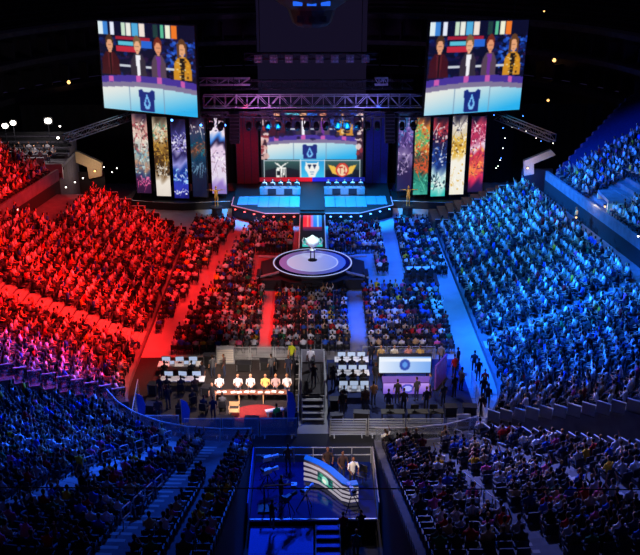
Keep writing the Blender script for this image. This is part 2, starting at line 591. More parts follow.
def low_figure(pose):
    """cheap figure for the far crowd: arrays of verts, triangles and material per triangle"""
    L, hc = body_shapes(pose)
    mb = MB()
    for e in L:
        if e[0] == 'hand': continue
        pts, rad, mi = e
        if mi == SHOE: continue
        if len(pts) > 3: pts, rad = [pts[i] for i in (0, 2, 3, 4)][:len(pts)] if len(pts) == 5 else pts, [rad[i] for i in (0, 2, 3, 4)] if len(rad) == 5 else rad
        n = 6 if mi in (SHIRT, HAIR) and abs(pts[0][0]) < .01 else 4
        if len(pts) == 3 and mi in (SHIRT, SKIN): pts, rad = [pts[0], pts[2]], [rad[0], rad[2]]
        mb.loft(pts, rad, n, mi)
    tri, tm = [], []
    for f, m in zip(mb.f, mb.m):
        for k in range(1, len(f) - 1):
            tri.append((f[0], f[k], f[k + 1])); tm.append(m)
    return np.array(mb.v), np.array(tri), np.array(tm)

def batch_mesh(name, proto, placements, tints, material):
    """many copies of triangle protos in one mesh; tints: per copy, (parts, 3) linear colours"""
    Vs, Ts, Cs, base = [], [], [], 0
    for (k, x, y, z, rz, sc), tint in zip(placements, tints):
        v, t, m = proto[k]
        c, s = math.cos(rz) * sc, math.sin(rz) * sc
        w = np.empty_like(v)
        w[:, 0] = v[:, 0] * c - v[:, 1] * s + x
        w[:, 1] = v[:, 0] * s + v[:, 1] * c + y
        w[:, 2] = v[:, 2] * sc + z
        Vs.append(w); Ts.append(t + base); Cs.append(tint[m]); base += len(v)
    V = np.concatenate(Vs).astype(np.float32); T = np.concatenate(Ts).astype(np.int32); Cc = np.concatenate(Cs).astype(np.float32)
    me = bpy.data.meshes.new(name)
    me.vertices.add(len(V)); me.vertices.foreach_set('co', V.ravel())
    me.loops.add(T.size); me.loops.foreach_set('vertex_index', T.ravel())
    me.polygons.add(len(T)); me.polygons.foreach_set('loop_start', np.arange(0, T.size, 3, dtype=np.int32))
    me.polygons.foreach_set('use_smooth', np.ones(len(T), bool))
    me.update(calc_edges=True)
    at = me.attributes.new('tint', 'FLOAT_COLOR', 'FACE')
    at.data.foreach_set('color', np.concatenate([Cc, np.ones((len(Cc), 1), np.float32)], 1).ravel())
    me.materials.append(material)
    return me

# ------------------------------------------------------------------ the bowl: U-shaped stands round the floor
rng = random.Random(7)
CY, R0 = 56.5, 8.5                    # corner centres and radius

class Bowl:
    """a U-shaped front wall: blue-side straight, corner, end straight, corner, red-side straight"""
    def __init__(s, cx, splay):
        s.cx, s.splay = cx, splay
        s.t1 = R0 * math.pi / 2; s.t2 = s.t1 + 2 * cx; s.t3 = s.t2 + s.t1
    def base(s, t):
        cx = s.cx
        if t < 0: return cx + R0, CY - t, 1.0, 0.0, None
        if t < s.t1:
            a = t / R0
            return cx + R0 * math.cos(a), CY - R0 * math.sin(a), math.cos(a), -math.sin(a), R0
        if t < s.t2: return cx - (t - s.t1), CY - R0, 0.0, -1.0, None
        if t < s.t3:
            a = (s.t3 - t) / R0
            return -cx - R0 * math.cos(a), CY - R0 * math.sin(a), -math.cos(a), -math.sin(a), R0
        return -cx - R0, CY + (t - s.t3), -1.0, 0.0, None
    def at(s, t, r, z=0.0):
        bx, by, nx, ny, R = s.base(t)
        if R is None and abs(nx) > .5 and s.splay:
            r = r * (1 - s.splay * (by - 64)) if by > CY else r
        return (bx + nx * r, by + ny * r, z)
    def deg(s, d, side):
        t = R0 * RAD(d)
        return t if side > 0 else s.t3 - t
    def y(s, y, side):
        return -(y - CY) if side > 0 else s.t3 + (y - CY)
SIDE = Bowl(3.75, 0.010)
END = Bowl(5.5, 0.0)
CX = END.cx

PITCH_R, RISE, FIRST, Z0, ZS = 0.85, 0.357, 0.6, 1.0, 0.45

def stand(bw, name, t0, t1, rows, r0=FIRST, z0=Z0, pitch=PITCH_R, rise=RISE, wall_to=0.0, material='concrete'):
    n = max(2, int(abs(t1 - t0) / 1.2))
    ts = [t0 + (t1 - t0) * i / n for i in range(n + 1)]
    lip = .15 if bw is SIDE and r0 == FIRST else (0 if 'concourse' in name else FIRST)
    prof = [(r0 - lip, wall_to), (r0 - lip, z0)]
    for i in range(rows):
        prof += [(r0 + i * pitch, z0 + i * rise), (r0 + (i + 1) * pitch, z0 + i * rise)]
    prof += [(r0 + rows * pitch, wall_to)]
    mb = MB()
    vs = [bw.at(t, r, z) for t in ts for r, z in prof]
    k = len(prof)
    fs = []
    for i in range(n):
        for j in range(k - 1):
            a = i * k + j
            fs.append((a, a + 1, a + k + 1, a + k))
    fs.append(tuple(range(k))); fs.append(tuple(reversed(range(n * k, (n + 1) * k))))
    mb.add(vs, fs)
    o = mb.build(name, M[material])
    tag(o, kind='structure')
    return o

fl = MB()
fl.prism([(-42, 30), (42, 30), (42, 125), (-42, 125)], -0.3, 0.0)
floor = tag(fl.build('floor', M['floor']), 'pale grey event floor of the arena', kind='structure')
tag(MB().prism([(-9, 30), (9, 30), (9, 50.3), (-9, 50.3)], 0.002, 0.012).build('floor_shade', M['floorshade']), kind='structure')  # black sheet over the event floor, painting shade round the platform
tag(MB().prism([(-13.5, 47), (-9, 47), (-9, 50.3), (-1, 50.3), (-1, 61), (-13.5, 61)], 0.002, 0.012).build('floor_shade_red', M['floorshade']), kind='structure')  # second shade sheet, darkens the floor by the red-side pen

RT_A, RT_B = SIDE.deg(36, 1), END.deg(58, 1)          # tunnel mouth on the blue side
LT_A, LT_B = SIDE.deg(18, -1), END.deg(26, -1)        # narrow gap on the red side
TBLUE, TRED = END.t1 + (CX - 3.7), END.t1 + (CX + 3.7)
st_blue = stand(SIDE, 'floor_blue_stand', SIDE.y(89, 1), RT_A, 13, z0=ZS)
st_red = stand(SIDE, 'floor_red_stand', LT_A, SIDE.y(87, -1), 13, z0=ZS)
R13, Z13 = FIRST + 13 * PITCH_R, ZS + 13 * RISE
st_redx = stand(SIDE, 'floor_red_stand_top', LT_A, SIDE.y(77, -1), 4, R13, Z13, wall_to=ZS)
st_endb = stand(END, 'floor_end_stand_blue', RT_B, TBLUE, 28)
st_endr = stand(END, 'floor_end_stand_red', TRED, LT_B, 28)
UPB, UPR = 14.6, 17.6
st_up_b = stand(SIDE, 'floor_upper_tier_blue', SIDE.y(87, 1), SIDE.y(58, 1), 13, UPB, 6.3, 0.85, 0.42, 2.0)
st_up_r = stand(SIDE, 'floor_upper_tier_red', SIDE.y(66, -1), SIDE.y(88, -1), 13, UPR, 6.4, 0.85, 0.42, 2.0)
stand(SIDE, 'floor_concourse_blue', SIDE.y(89, 1), SIDE.y(57, 1), 1, R13 + .01, ZS + 12 * RISE, 2.1, .3, 0)
stand(SIDE, 'floor_concourse_red', SIDE.y(77.1, -1), SIDE.y(87, -1), 1, R13 + .01, ZS + 12 * RISE, 5.0, .3, 0)
# black sheets added over the platform gap's flanks to keep them dark
for nm_, x_ in (('wall_gap_blue', 3.62), ('wall_gap_red', -3.66)):
    prof_ = [(CY - R0, 0.02), (CY - R0, Z0 - .02)]
    for i in range(28):
        prof_ += [(CY - R0 - FIRST - i * PITCH_R, Z0 + i * RISE - .02), (CY - R0 - FIRST - (i + 1) * PITCH_R, Z0 + i * RISE - .02)]
    prof_ += [(CY - R0 - FIRST - 28 * PITCH_R, 0.02)]
    tag(MB().extrude([(x_, y_, z_) for y_, z_ in prof_], (.04, 0, 0)).build(nm_, M['drape']), kind='structure')
# pale fascia walls at the foot of the upper tiers
for nm, ya, yb, sd, r, za, zb in (('wall_fascia_blue', 87, 58, 1, UPB - .9, 6.1, 7.0), ('wall_fascia_red', 74, 88, -1, UPR - .9, 5.9, 7.0)):
    mb = MB(); n = 10
    for i in range(n):
        p, q = (SIDE.at(SIDE.y(ya + (yb - ya) * k / n, sd), r) for k in (i, i + 1))
        mb.prism([p[:2], q[:2], (q[0] + .25 * sd, q[1]), (p[0] + .25 * sd, p[1])], za, zb)
    tag(mb.build(nm, M['concrete']), kind='structure')
    mb = MB()
    for i in range(n):
        p, q = (SIDE.at(SIDE.y(ya + (yb - ya) * k / n, sd), r) for k in (i, i + 1))
        mb.prism([p[:2], q[:2], (q[0] + .2 * sd, q[1]), (p[0] + .2 * sd, p[1])], 3.0, za - .01)
    tag(mb.build(nm + '_skirt', M['drape']), kind='structure')

# ---- aisles: (stand, bowl, path length, width, rows)
AISLES = [(st_endb, END, END.deg(73, 1), 1.5, 28), (st_endr, END, END.deg(73, -1), 1.5, 28), (st_endb, END, END.deg(86, 1), 0.9, 28), (st_endr, END, END.deg(86, -1), 0.9, 28),
          (st_blue, SIDE, SIDE.y(62, 1), 1.2, 13), (st_blue, SIDE, SIDE.y(75, 1), 1.1, 13), (st_red, SIDE, SIDE.y(63.4, -1), 2.3, 17), (st_red, SIDE, SIDE.y(77, -1), 1.1, 13)]
for st, bw, tc, w, rows in AISLES:
    bx, by, nx, ny, _ = bw.base(tc)
    rz = math.atan2(ny, nx)
    zb_ = ZS if bw is SIDE else Z0
    me = MB().box((0, 0, 0), (0.42, w, RISE * 0.5)).mesh('stair_step', M['paleconcrete'])
    for i in range(rows - 1):
        o = link('stair_step', me, st)
        o.location = bw.at(tc, FIRST + (i + 1) * PITCH_R - 0.21, zb_ + i * RISE + RISE * 0.25)
        o.rotation_euler = (0, 0, rz)
    for i in range(rows if w > 1 else 0):                # pale nosing mats on the treads
        a, b = bw.at(tc, FIRST + i * PITCH_R), bw.at(tc, FIRST + (i + 1) * PITCH_R)
        MB().box(((a[0] + b[0]) / 2, (a[1] + b[1]) / 2, zb_ + i * RISE + .015), (PITCH_R * .98, w, 0.03), rz).build('tread_mat', M['paleconcrete'], st)

# ------------------------------------------------------------------ seats and spectators
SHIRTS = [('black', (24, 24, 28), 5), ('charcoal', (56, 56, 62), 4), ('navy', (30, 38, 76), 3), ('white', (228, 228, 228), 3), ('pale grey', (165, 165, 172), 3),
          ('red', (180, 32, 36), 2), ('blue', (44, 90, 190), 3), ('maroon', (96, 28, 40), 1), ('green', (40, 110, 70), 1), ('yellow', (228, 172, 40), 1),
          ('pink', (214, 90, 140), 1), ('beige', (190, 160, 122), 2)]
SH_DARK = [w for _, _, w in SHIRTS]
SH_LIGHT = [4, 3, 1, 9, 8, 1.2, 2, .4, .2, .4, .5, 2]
SKINS = [lin(c) for c in ((218, 166, 134), (205, 150, 118), (190, 134, 104), (150, 100, 74), (96, 62, 46))]
HAIRS = [lin(c) for c in ((16, 13, 12), (22, 17, 14), (34, 24, 18), (52, 34, 22), (120, 86, 46))]
PANTSC = [lin(c) for c in ((20, 22, 30), (36, 46, 74), (60, 58, 56), (26, 26, 28))]
POSES = ['sit', 'sit_forward', 'sit_back', 'sit_clap', 'sit_cheer', 'sit_wave']

PORTAL = gz(601, 222, 5.0)
slots, seats = [], []     # slots: (section, x, y, z, rz, light clothes?)   seats: (x, y, z, rz)
def fill(bw, section, ta, tb, rows, r0, z0, pitch, rise, occ, light, turn=0.0, seatp=0.52, skip=None):
    for i in range(rows):
        r = r0 + i * pitch + 0.52
        z = z0 + i * rise
        t = ta
        while t < tb:
            bx, by, nx, ny, R = bw.base(t)
            k = R / (R + r) if R else 1.0
            x, y, _ = bw.at(t, r)
            step, cut = seatp * k, False
            for edge_t in (0.0, bw.t1, bw.t2, bw.t3):
                if t < edge_t - .01 < t + step: step, cut = edge_t - t + .001, edge_t - t < .85 * step
            t += step
            if cut: continue
            if any(abs((t - tc) / k) < w / 2 + 0.16 for s_, _b, tc, w, _ in AISLES if s_ is section[1]):
                continue
            px_, py_, d_ = project((x, y, z + .6))
            if not (-50 < px_ < 690 and -40 < py_ < 600) or d_ < 5:
                continue
            if skip and skip(x, y, i): continue
            dx, dy = -nx, -ny
            rzs = math.atan2(-dx, dy)
            seats.append((x + nx * .06, y + ny * .06, z, rzs, i + 1))
            if rng.random() > (occ(x, y) if callable(occ) else occ): continue
            if turn:
                sx, sy = -x, 92 - y
                l = math.hypot(sx, sy)
                dx = dx * (1 - turn) + sx / l * turn; dy = dy * (1 - turn) + sy / l * turn
            rz = math.atan2(-dx, dy) + rng.uniform(-.2, .2)
            slots.append((section[0], x + rng.uniform(-.04, .04), y + rng.uniform(-.04, .04), z, rz, light, i + 1))

ARGS = (FIRST, Z0, PITCH_R, RISE)
ARGS_S = (FIRST, ZS, PITCH_R, RISE)
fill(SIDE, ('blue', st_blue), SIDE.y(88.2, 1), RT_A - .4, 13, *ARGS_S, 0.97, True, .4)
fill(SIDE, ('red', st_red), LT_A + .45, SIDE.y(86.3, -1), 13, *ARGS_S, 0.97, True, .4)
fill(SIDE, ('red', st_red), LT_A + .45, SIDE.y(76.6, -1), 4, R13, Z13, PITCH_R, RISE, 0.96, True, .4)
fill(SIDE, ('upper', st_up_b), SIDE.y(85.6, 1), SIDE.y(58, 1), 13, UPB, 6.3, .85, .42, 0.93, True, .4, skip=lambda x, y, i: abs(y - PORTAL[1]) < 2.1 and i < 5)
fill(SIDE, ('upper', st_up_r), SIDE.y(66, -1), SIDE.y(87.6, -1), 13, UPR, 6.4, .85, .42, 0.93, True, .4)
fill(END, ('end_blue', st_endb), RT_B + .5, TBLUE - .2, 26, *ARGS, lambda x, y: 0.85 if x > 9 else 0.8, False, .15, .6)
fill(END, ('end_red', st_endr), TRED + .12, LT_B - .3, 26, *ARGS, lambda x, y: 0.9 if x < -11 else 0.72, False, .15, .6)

# floor blocks: corner points in plan; the oblique aisle on the red side cuts across
chairs = []
def aisle_x(y):      # centre line of the oblique red aisle
    return -7.7 - (87.3 - y) * 0.154
def floor_block(x0, x1, y0, y1, test=None, occ=0.95):
    y = y0
    while y < y1:
        x = x0 + rng.uniform(0, .1)
        while x < x1:
            if (test is None or test(x, y)) and not (abs(x) < 5.7 and 72.9 < y < 82.2):
                chairs.append((x, y - .05, 0, 0.0))
                if rng.random() < occ:
                    slots.append(('floor', x + rng.uniform(-.05, .05), y + rng.uniform(-.06, .06), 0, rng.uniform(-.3, .3), None, 0))
            x += 0.54
        y += 0.92
floor_block(-2.9, 3.0, 61.6, 72.4)
floor_block(-12.0, -4.2, 61.6, 73.0, lambda x, y: x > aisle_x(y) + .8)
floor_block(4.4, 10.6, 61.6, 73.0)
floor_block(-12.1, -6, 62.5, 91.5, lambda x, y: x < aisle_x(y) - .8)
floor_block(-8.5, -4.4, 74.5, 90.2, lambda x, y: x > aisle_x(y) + .8)
floor_block(-4.4, -1.75, 82.5, 90.2)
floor_block(1.8, 4.4, 82.5, 90.2)
floor_block(4.4, 7.0, 77.5, 90.2)
floor_block(8.6, 12.1, 76.8, 91.5)

# ---- individual spectators: the 300 nearest in the picture; everyone else is one crowd
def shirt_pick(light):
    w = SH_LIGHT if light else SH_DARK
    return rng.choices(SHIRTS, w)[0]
near = []
for i, s in enumerate(slots):
    px_, py_, d_ = project((s[1], s[2], s[3] + .8))
    if s[0] in ('end_blue', 'end_red') and -4 < px_ < 644 and py_ < 562:
        near.append((d_, i))
near.sort()
chosen = {i for _, i in near[:225]}

WHERE = {'b0': 'end stand, blue side of the platform', 'b1': 'blue-side corner beyond the stairs', 'r0': 'end stand, red side of the platform', 'r1': 'red-side corner beyond the stairs'}
DOES = ['seated', 'forward-leaning', 'leaning-back', 'clapping', 'cheering', 'waving']
GRP = {'b0': 'end stand spectators, blue side', 'b1': 'corner spectators, blue side', 'r0': 'end stand spectators, red side', 'r1': 'corner spectators, red side'}
low = {k: low_figure(p) for k, p in enumerate(POSES)}
place, tints = [], []
def sector(x, y):
    a = math.degrees(math.atan2(CY - y, abs(x) - CX))
    return ('b' if x > 0 else 'r') + ('1' if a < 73 else '0')
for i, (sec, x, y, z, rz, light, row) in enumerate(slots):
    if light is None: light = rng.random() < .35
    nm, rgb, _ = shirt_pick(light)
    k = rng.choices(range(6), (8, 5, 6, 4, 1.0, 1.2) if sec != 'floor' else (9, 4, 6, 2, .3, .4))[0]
    sc = rng.uniform(.92, 1.06)
    if i not in chosen and sec in ('red', 'blue', 'upper'):
        x += rng.uniform(-.1, .1); y += rng.uniform(-.12, .12); sc *= rng.uniform(.95, 1.14)
    if i in chosen:
        w = sector(x, y)
        person('%s spectator in %s, row %d, %s' % (DOES[k], nm, row, WHERE[w]), (x, y, z), rz, POSES[k], rgb, sc, GRP[w], 'person')
        continue
    c = np.zeros((5, 3))
    j = rng.uniform(.75, 1.2)
    c[0] = np.array(lin(rgb)) * j; c[1] = rng.choice(SKINS); c[2] = rng.choice(HAIRS); c[3] = rng.choice(PANTSC); c[4] = .02
    place.append((k, x, y, z, rz, sc)); tints.append(np.clip(c, 0, .9))
crowd = link('crowd', batch_mesh('crowd', low, place, tints, M['tint']))
tag(crowd, 'packed crowd filling the arena floor and the red and blue stands', 'crowd', kind='stuff')

# ---- seats
def seat_shape(mb):
    mb.box((0, .04, .42), (.46, .42, .06)).box((0, -.20, .66), (.46, .06, .46)).box((0, -.12, .2), (.08, .3, .4))
    for s in (-1, 1): mb.box((s * .25, 0, .5), (.04, .34, .22))
    return mb
def tri_proto(mb):
    tri = []
    for f in mb.f:
        for k in range(1, len(f) - 1): tri.append((f[0], f[k], f[k + 1]))
    return np.array(mb.v), np.array(tri), np.zeros(len(tri), int)
sm = seat_shape(MB()).mesh('stadium_seat', M['seat'])
order = []
for i, s in enumerate(seats):
    px_, py_, d_ = project((s[0], s[1], s[2] + .5))
    if -4 < px_ < 644 and py_ < 562: order.append((d_, i))
order.sort()
sel = {i for _, i in order[:298]}
for i in sel:
    x, y, z, rz, row = seats[i]
    o = link('stadium_seat', sm)
    o.location = (x, y, z + .004); o.rotation_euler = (0, 0, rz)
    w = sector(x, y)
    tag(o, 'dark tip-up seat in row %d, %s' % (row, WHERE[w]), 'seat', 'stadium seats, ' + GRP[w].replace('spectators, ', ''))
simple = MB().box((0, .04, .42), (.46, .4, .06)).box((0, -.20, .64), (.46, .05, .5))
rest = [(0, s[0], s[1], s[2], s[3], 1.0) for i, s in enumerate(seats) if i not in sel]
o = link('stadium_seat_rows', batch_mesh('stadium_seat_rows', {0: tri_proto(simple)}, rest, [np.array([lin((34, 30, 46))])] * len(rest), M['seat']))
tag(o, 'rows of dark tip-up seats under the crowd in the side stands', 'seat', kind='stuff')
chp = MB().box((0, .02, .44), (.42, .4, .04)).box((0, -.19, .68), (.42, .03, .34))
for s in (-1, 1):
    chp.box((s * .2, .18, .22), (.03, .03, .44)); chp.box((s * .2, -.18, .42), (.03, .03, .84))
rest = [(0, x, y, z, 0.0, 1.0) for x, y, z, _ in chairs]
o = link('floor_chair_rows', batch_mesh('floor_chair_rows', {0: tri_proto(chp)}, rest, [np.array([lin((20, 20, 24))])] * len(rest), M['chair']))
tag(o, 'rows of black chairs under the crowd on the arena floor', 'chair', kind='stuff')
print('SLOTS', len(slots), 'seats', len(seats), 'chairs', len(chairs))

# ------------------------------------------------------------------ stage house
dr = MB()
n = 120
for i in range(n):      # pleated backdrop
    x0, x1 = -34 + 68 * i / n, -34 + 68 * (i + 1) / n
    y0, y1 = 107 + (.25 if i % 2 else 0), 107 + (0 if i % 2 else .25)
    dr.add([(x0, y0, 0), (x1, y1, 0), (x1, y1, 9.5), (x0, y0, 9.5)], [(0, 1, 2, 3)])
tag(dr.build('wall_backdrop', M['drape']), kind='structure')

stage = empty('main_stage', (0, 0, 0))
tag(stage, 'wide black main stage with blue lit floor below the centre screen', 'stage')
poly = [(-8.6, 104), (-8.6, 94), (-4.9, 91.2), (4.9, 91.2), (8.6, 94), (8.6, 104)]
MB().prism(poly[::-1], 0, 1.38).build('deck', M['dark'], stage)
for s, mt in ((-1, 'redline'), (1, 'cyanline')):
    mb = MB()
    pts = [(s * 8.62, 97), (s * 8.62, 93.98), (s * 4.92, 91.17), (s * 1.35, 91.17)]
    for a, b in zip(pts, pts[1:]):
        mb.tube((a[0], a[1], 1.36), (b[0], b[1], 1.36), .05, 6)
    mb.build('edge_light', M[mt], stage)
    # lit floor panels on each half
    for j in range(6):
        x = s * (1.9 + j * 1.12)
        MB().box((x, 95.15 if j < 4 else 95.55, 1.40), (1.07, 3.9 if j < 4 else 3.0, .05)).build('floor_panel', M['stagefloor'], stage)
MB().box((0, 97.0, 1.46), (2.5, 10.5, .16)).build('centre_walk', M['dark'], stage)
for s in (-1, 1):
    MB().box((s * 1.28, 97.0, 1.56), (.05, 10.5, .05)).build('walk_edge', M['darkmetal'], stage)
mb = MB()
pic = Pic(4, 60, (0, 0, 0))
pic.grad(0, 0, .5, 1, (150, 20, 40), (235, 20, 40), False); pic.grad(.5, 0, 1, 1, (40, 40, 235), (20, 30, 140), False)
o = link('led_ticker', led_mesh('led_ticker', pic, 12.2, .5, M['led']), stage); o.location = (0, 102.6, 1.75)

def floor_lamp(x, y, z, glow, label, group):
    t = empty('stage_lamp', (x, y, z))
    tag(t, label, 'stage light', group)
    MB().lathe([(.02, -.12), (.1, -.1), (.13, .06), (.12, .1)], 10).build('housing', M['dark'], t)
    MB().ball((0, -.03, .12), (.12, .12, .06), 8).build('lens', M[glow], t)
for s in (-1, 1):
    for j in range(7):
        x = s * (1.9 + j * 1.05)
        y = 90.95 if abs(x) < 4.9 else 90.95 + (abs(x) - 4.9) * .76
        floor_lamp(x, y, .95, 'redglow' if s < 0 else 'blueglow',
                   'small %s footlight on the front face of the main stage' % ('red' if s < 0 else 'blue'), 'footlights, %s half' % ('red' if s < 0 else 'blue'))
# ---- pictures
def broadcast(p, u0, v0, u1, v1, sd):
    """four presenters behind a curved white desk in front of an arena"""
    r = random.Random(sd)
    U = lambda u: u0 + (u1 - u0) * u
    V = lambda v: v0 + (v1 - v0) * v
    su, sv = u1 - u0, v1 - v0
    p.rect(u0, v0, u1, v1, (12, 14, 44))
    p.speck(U(0), V(.16), U(1), V(.6), [(20, 20, 70), (40, 20, 60), (16, 40, 110), (10, 10, 30)], 160, .03 * su, .025 * sv, r)
    p.speck(U(.72), V(.15), U(1), V(.5), [(30, 80, 200), (16, 50, 150), (50, 110, 230)], 60, .02 * su, .02 * sv, r)
    for a, b, c in ((.0, .05, (220, 235, 240)), (.055, .10, (60, 130, 210)), (.125, .17, (230, 235, 250)), (.25, .29, (200, 225, 200)), (.30, .345, (235, 235, 225)), (.36, .42, (80, 170, 220)), (.43, .49, (240, 225, 215)),
                    (.58, .63, (30, 60, 60)), (.65, .69, (90, 190, 150)), (.70, .755, (240, 240, 215)), (.76, .82, (240, 120, 40))):
        p.rect(U(a), V(.01), U(b), V(.155), c)
    p.rect(U(.18), V(.16), U(.54), V(.20), (160, 30, 50)); p.rect(U(.20), V(.21), U(.40), V(.26), (90, 190, 215)); p.rect(U(.40), V(.20), U(.56), V(.28), (40, 100, 210))
    p.rect(U(.18), V(.27), U(.40), V(.33), (190, 40, 60))
    p.rect(U(.2), V(.475), U(.9), V(.50), (200, 205, 215))
    for u, w, jac, sh, hr, sk in ((.11, .10, (62, 16, 24), (90, 30, 36), (70, 45, 30), (226, 160, 120)), (.405, .085, (52, 44, 58), (240, 240, 245), (120, 90, 60), (232, 172, 132)),
                                  (.62, .08, (86, 66, 84), (110, 50, 150), (110, 40, 30), (226, 150, 110)), (.865, .095, (206, 140, 36), (30, 24, 24), (96, 60, 36), (230, 165, 120))):
        p.poly([(U(u - w), V(.60)), (U(u - w * .9), V(.42)), (U(u - w * .45), V(.34)), (U(u + w * .45), V(.34)), (U(u + w * .9), V(.42)), (U(u + w), V(.60))], jac)
        p.poly([(U(u - w * .3), V(.36)), (U(u + w * .3), V(.36)), (U(u + w * .16), V(.60)), (U(u - w * .16), V(.60))], sh)
        p.ell(U(u), V(.232), .043 * su, .088 * sv, hr)
        p.ell(U(u), V(.268), .033 * su, .066 * sv, sk); p.rect(U(u - .02), V(.255), U(u + .02), V(.264), tuple(q * .55 for q in sk), .7); p.rect(U(u - .012), V(.302), U(u + .012), V(.309), tuple(q * .6 for q in sk), .7)
        p.rect(U(u - .013), V(.31), U(u + .013), V(.35), sk)
        if u > .8:
            p.speck(U(u - w * .8), V(.37), U(u + w * .8), V(.58), [(230, 170, 50), (60, 34, 20), (240, 220, 170)], 26, .014 * su, .012 * sv, r)
            p.rect(U(u - .05), V(.2), U(u - .03), V(.36), hr); p.rect(U(u + .03), V(.2), U(u + .05), V(.36), hr)
        if u == .11:
            p.rect(U(u - .012), V(.36), U(u + .012), V(.6), (30, 10, 14))
    uu = (p.u - u0) / su
    vv = (p.v - v0) / sv
    inside = (uu >= 0) & (uu < 1) & (vv >= 0) & (vv < 1)
    arc = 0.10 * (uu - .5) ** 2 * 4 * .4
    p.put(inside & (vv > .585 + arc) & (vv < .665 + arc), (70, 50, 150))
    for u in (.1, .4, .62, .86):
        p.put(inside & (vv > .59 + arc) & (vv < .655 + arc) & (abs(uu - u) < .025), (200, 90, 170))
    p.put(inside & (vv > .66 + arc) & (vv < .715 + arc), (128, 116, 150))
    mk = inside & (vv >= .715 + arc)
    t = np.clip((vv - .72) / .28, 0, 1) * .55 + np.clip(uu, 0, 1) * .6
    t = np.clip(t, 0, 1)[..., None]
    white, cy = np.array((236, 234, 226.)), np.array((40, 176, 236.))
    colr = white * (1 - t ** 1.6) + cy * t ** 1.6
    p.a[mk] = colr[mk]
    for u in (.29, .66):
        p.put(mk & (abs(uu - u) < .005), (120, 150, 180))
    emblem(p, U(.475), V(.865), .085 * su, .125 * sv)

def emblem(p, u, v, ru, rv, k=1.0):
    """blue shield with a pale faceted figure"""
    p.poly([(u - ru, v - rv * .9), (u - ru * .6, v - rv), (u - ru * .3, v - rv * .75), (u + ru * .3, v - rv * .75), (u + ru * .6, v - rv), (u + ru, v - rv * .9), (u + ru * .85, v + rv), (u - ru * .85, v + rv)], (22, 40, 120), k)
    p.poly([(u, v - rv * .65), (u + ru * .45, v + rv * .35), (u + ru * .2, v + rv * .8), (u - ru * .2, v + rv * .8), (u - ru * .45, v + rv * .35)], (120, 190, 240), k)
    p.poly([(u, v - rv * .3), (u + ru * .2, v + rv * .3), (u, v + rv * .6), (u - ru * .2, v + rv * .3)], (24, 50, 140), k)

def frame_panel(name, mesh, w, h, parent, material='dark', t=.25, b=.12):
    MB().box((0, .14 + t / 2, 0), (w + 2 * b, t, h + 2 * b)).build('back_case', M[material], parent)
    for k in (-1, 1):
        MB().box((k * (w / 2 + b / 2), .07, 0), (b, .16, h + 2 * b)).build('bezel', M[material], parent)
        MB().box((0, .07, k * (h / 2 + b / 2)), (w, .16, b)).build('bezel', M[material], parent)
    return link(name, mesh, parent)

pc = Pic(112, 118, (0, 0, 0)); broadcast(pc, 0, 0, 1, 1, 3); pc.blur(1)
for x, z, yaw, roll, w, h, lab in ((-17.18, 15.22, RAD(-22.7), RAD(.6), 11.53, 9.25, 'red'), (17.3, 15.3, RAD(25), RAD(2.0), 12.2, 9.5, 'blue')):
    t = empty('hanging_screen', (x, 97.5, z)); t.rotation_euler = (0, roll, yaw)
    tag(t, 'large hanging video screen over the %s-lit stand side showing four presenters at a desk' % lab, 'screen')
    frame_panel('led_face', led_mesh('led_face', pc, w, h, M['led']), w, h, t)
    for k in (-1, 1):
        MB().tube((k * w * .35, .3, h / 2), (k * w * .35, .3, h / 2 + 7), .04, 6).build('hanging_cable', M['darkmetal'], t)

# main screen
pm = Pic(96, 140, (6, 8, 20))
broadcast(pm, .06, -.16, .94, .70, 5)
pm.speck(.06, 0, .94, .42, [(8, 8, 28), (24, 18, 60)], 40, .03, .04, random.Random(9), .7)
for u0, u1 in ((0, .055), (.945, 1)):
    pm.rect(u0, 0, u1, .7, (60, 30, 40))
    pm.speck(u0, 0, u1, .7, [(236, 216, 210), (150, 50, 50), (40, 20, 30), (220, 180, 170)], 26, .025, .035, random.Random(int(u0 * 10)), .9)
pm.rect(0, .70, 1, .99, (26, 40, 44))
for a, b in ((.03, .385), (.625, .97)):
    pm.grad(a, .72, b, .97, (52, 92, 88), (16, 22, 30)); pm.poly([(a, .86), ((a + b) / 2, .80), (b, .86), (b, .97), (a, .97)], (14, 20, 28), .8)
pm.grad(.39, .70, .62, .985, (40, 150, 215), (60, 200, 240))
for (u0, v0, u1, v1) in ((.02, .705, .98, .722), (.02, .972, .98, .99), (.02, .70, .032, .99), (.968, .70, .98, .99), (.382, .70, .392, .99), (.618, .70, .628, .99)):
    pm.rect(u0, v0, u1, v1, (214, 226, 232))
W = (240, 240, 234)      # red-side badge: two crossed feathers over block letters
pm.poly([(.12, .735), (.16, .75), (.20, .80), (.185, .815)], W); pm.poly([(.27, .735), (.235, .75), (.185, .80), (.20, .815)], W)
pm.text(['#### ## # #', '#    ## # #', '#    # ## #', '#### # #  #'], .142, .83, .245, .955, W)
pm.rect(.15, .815, .24, .835, W)
# centre badge
pm.poly([(.435, .73), (.46, .75), (.54, .75), (.565, .73), (.57, .84), (.545, .90), (.53, .955), (.47, .955), (.455, .90), (.43, .84)], W)
pm.poly([(.455, .775), (.495, .775), (.475, .835)], (20, 40, 80)); pm.poly([(.505, .775), (.545, .775), (.525, .835)], (20, 40, 80)); pm.rect(.48, .87, .52, .885, (60, 120, 170)); pm.rect(.485, .905, .515, .915, (60, 120, 170))
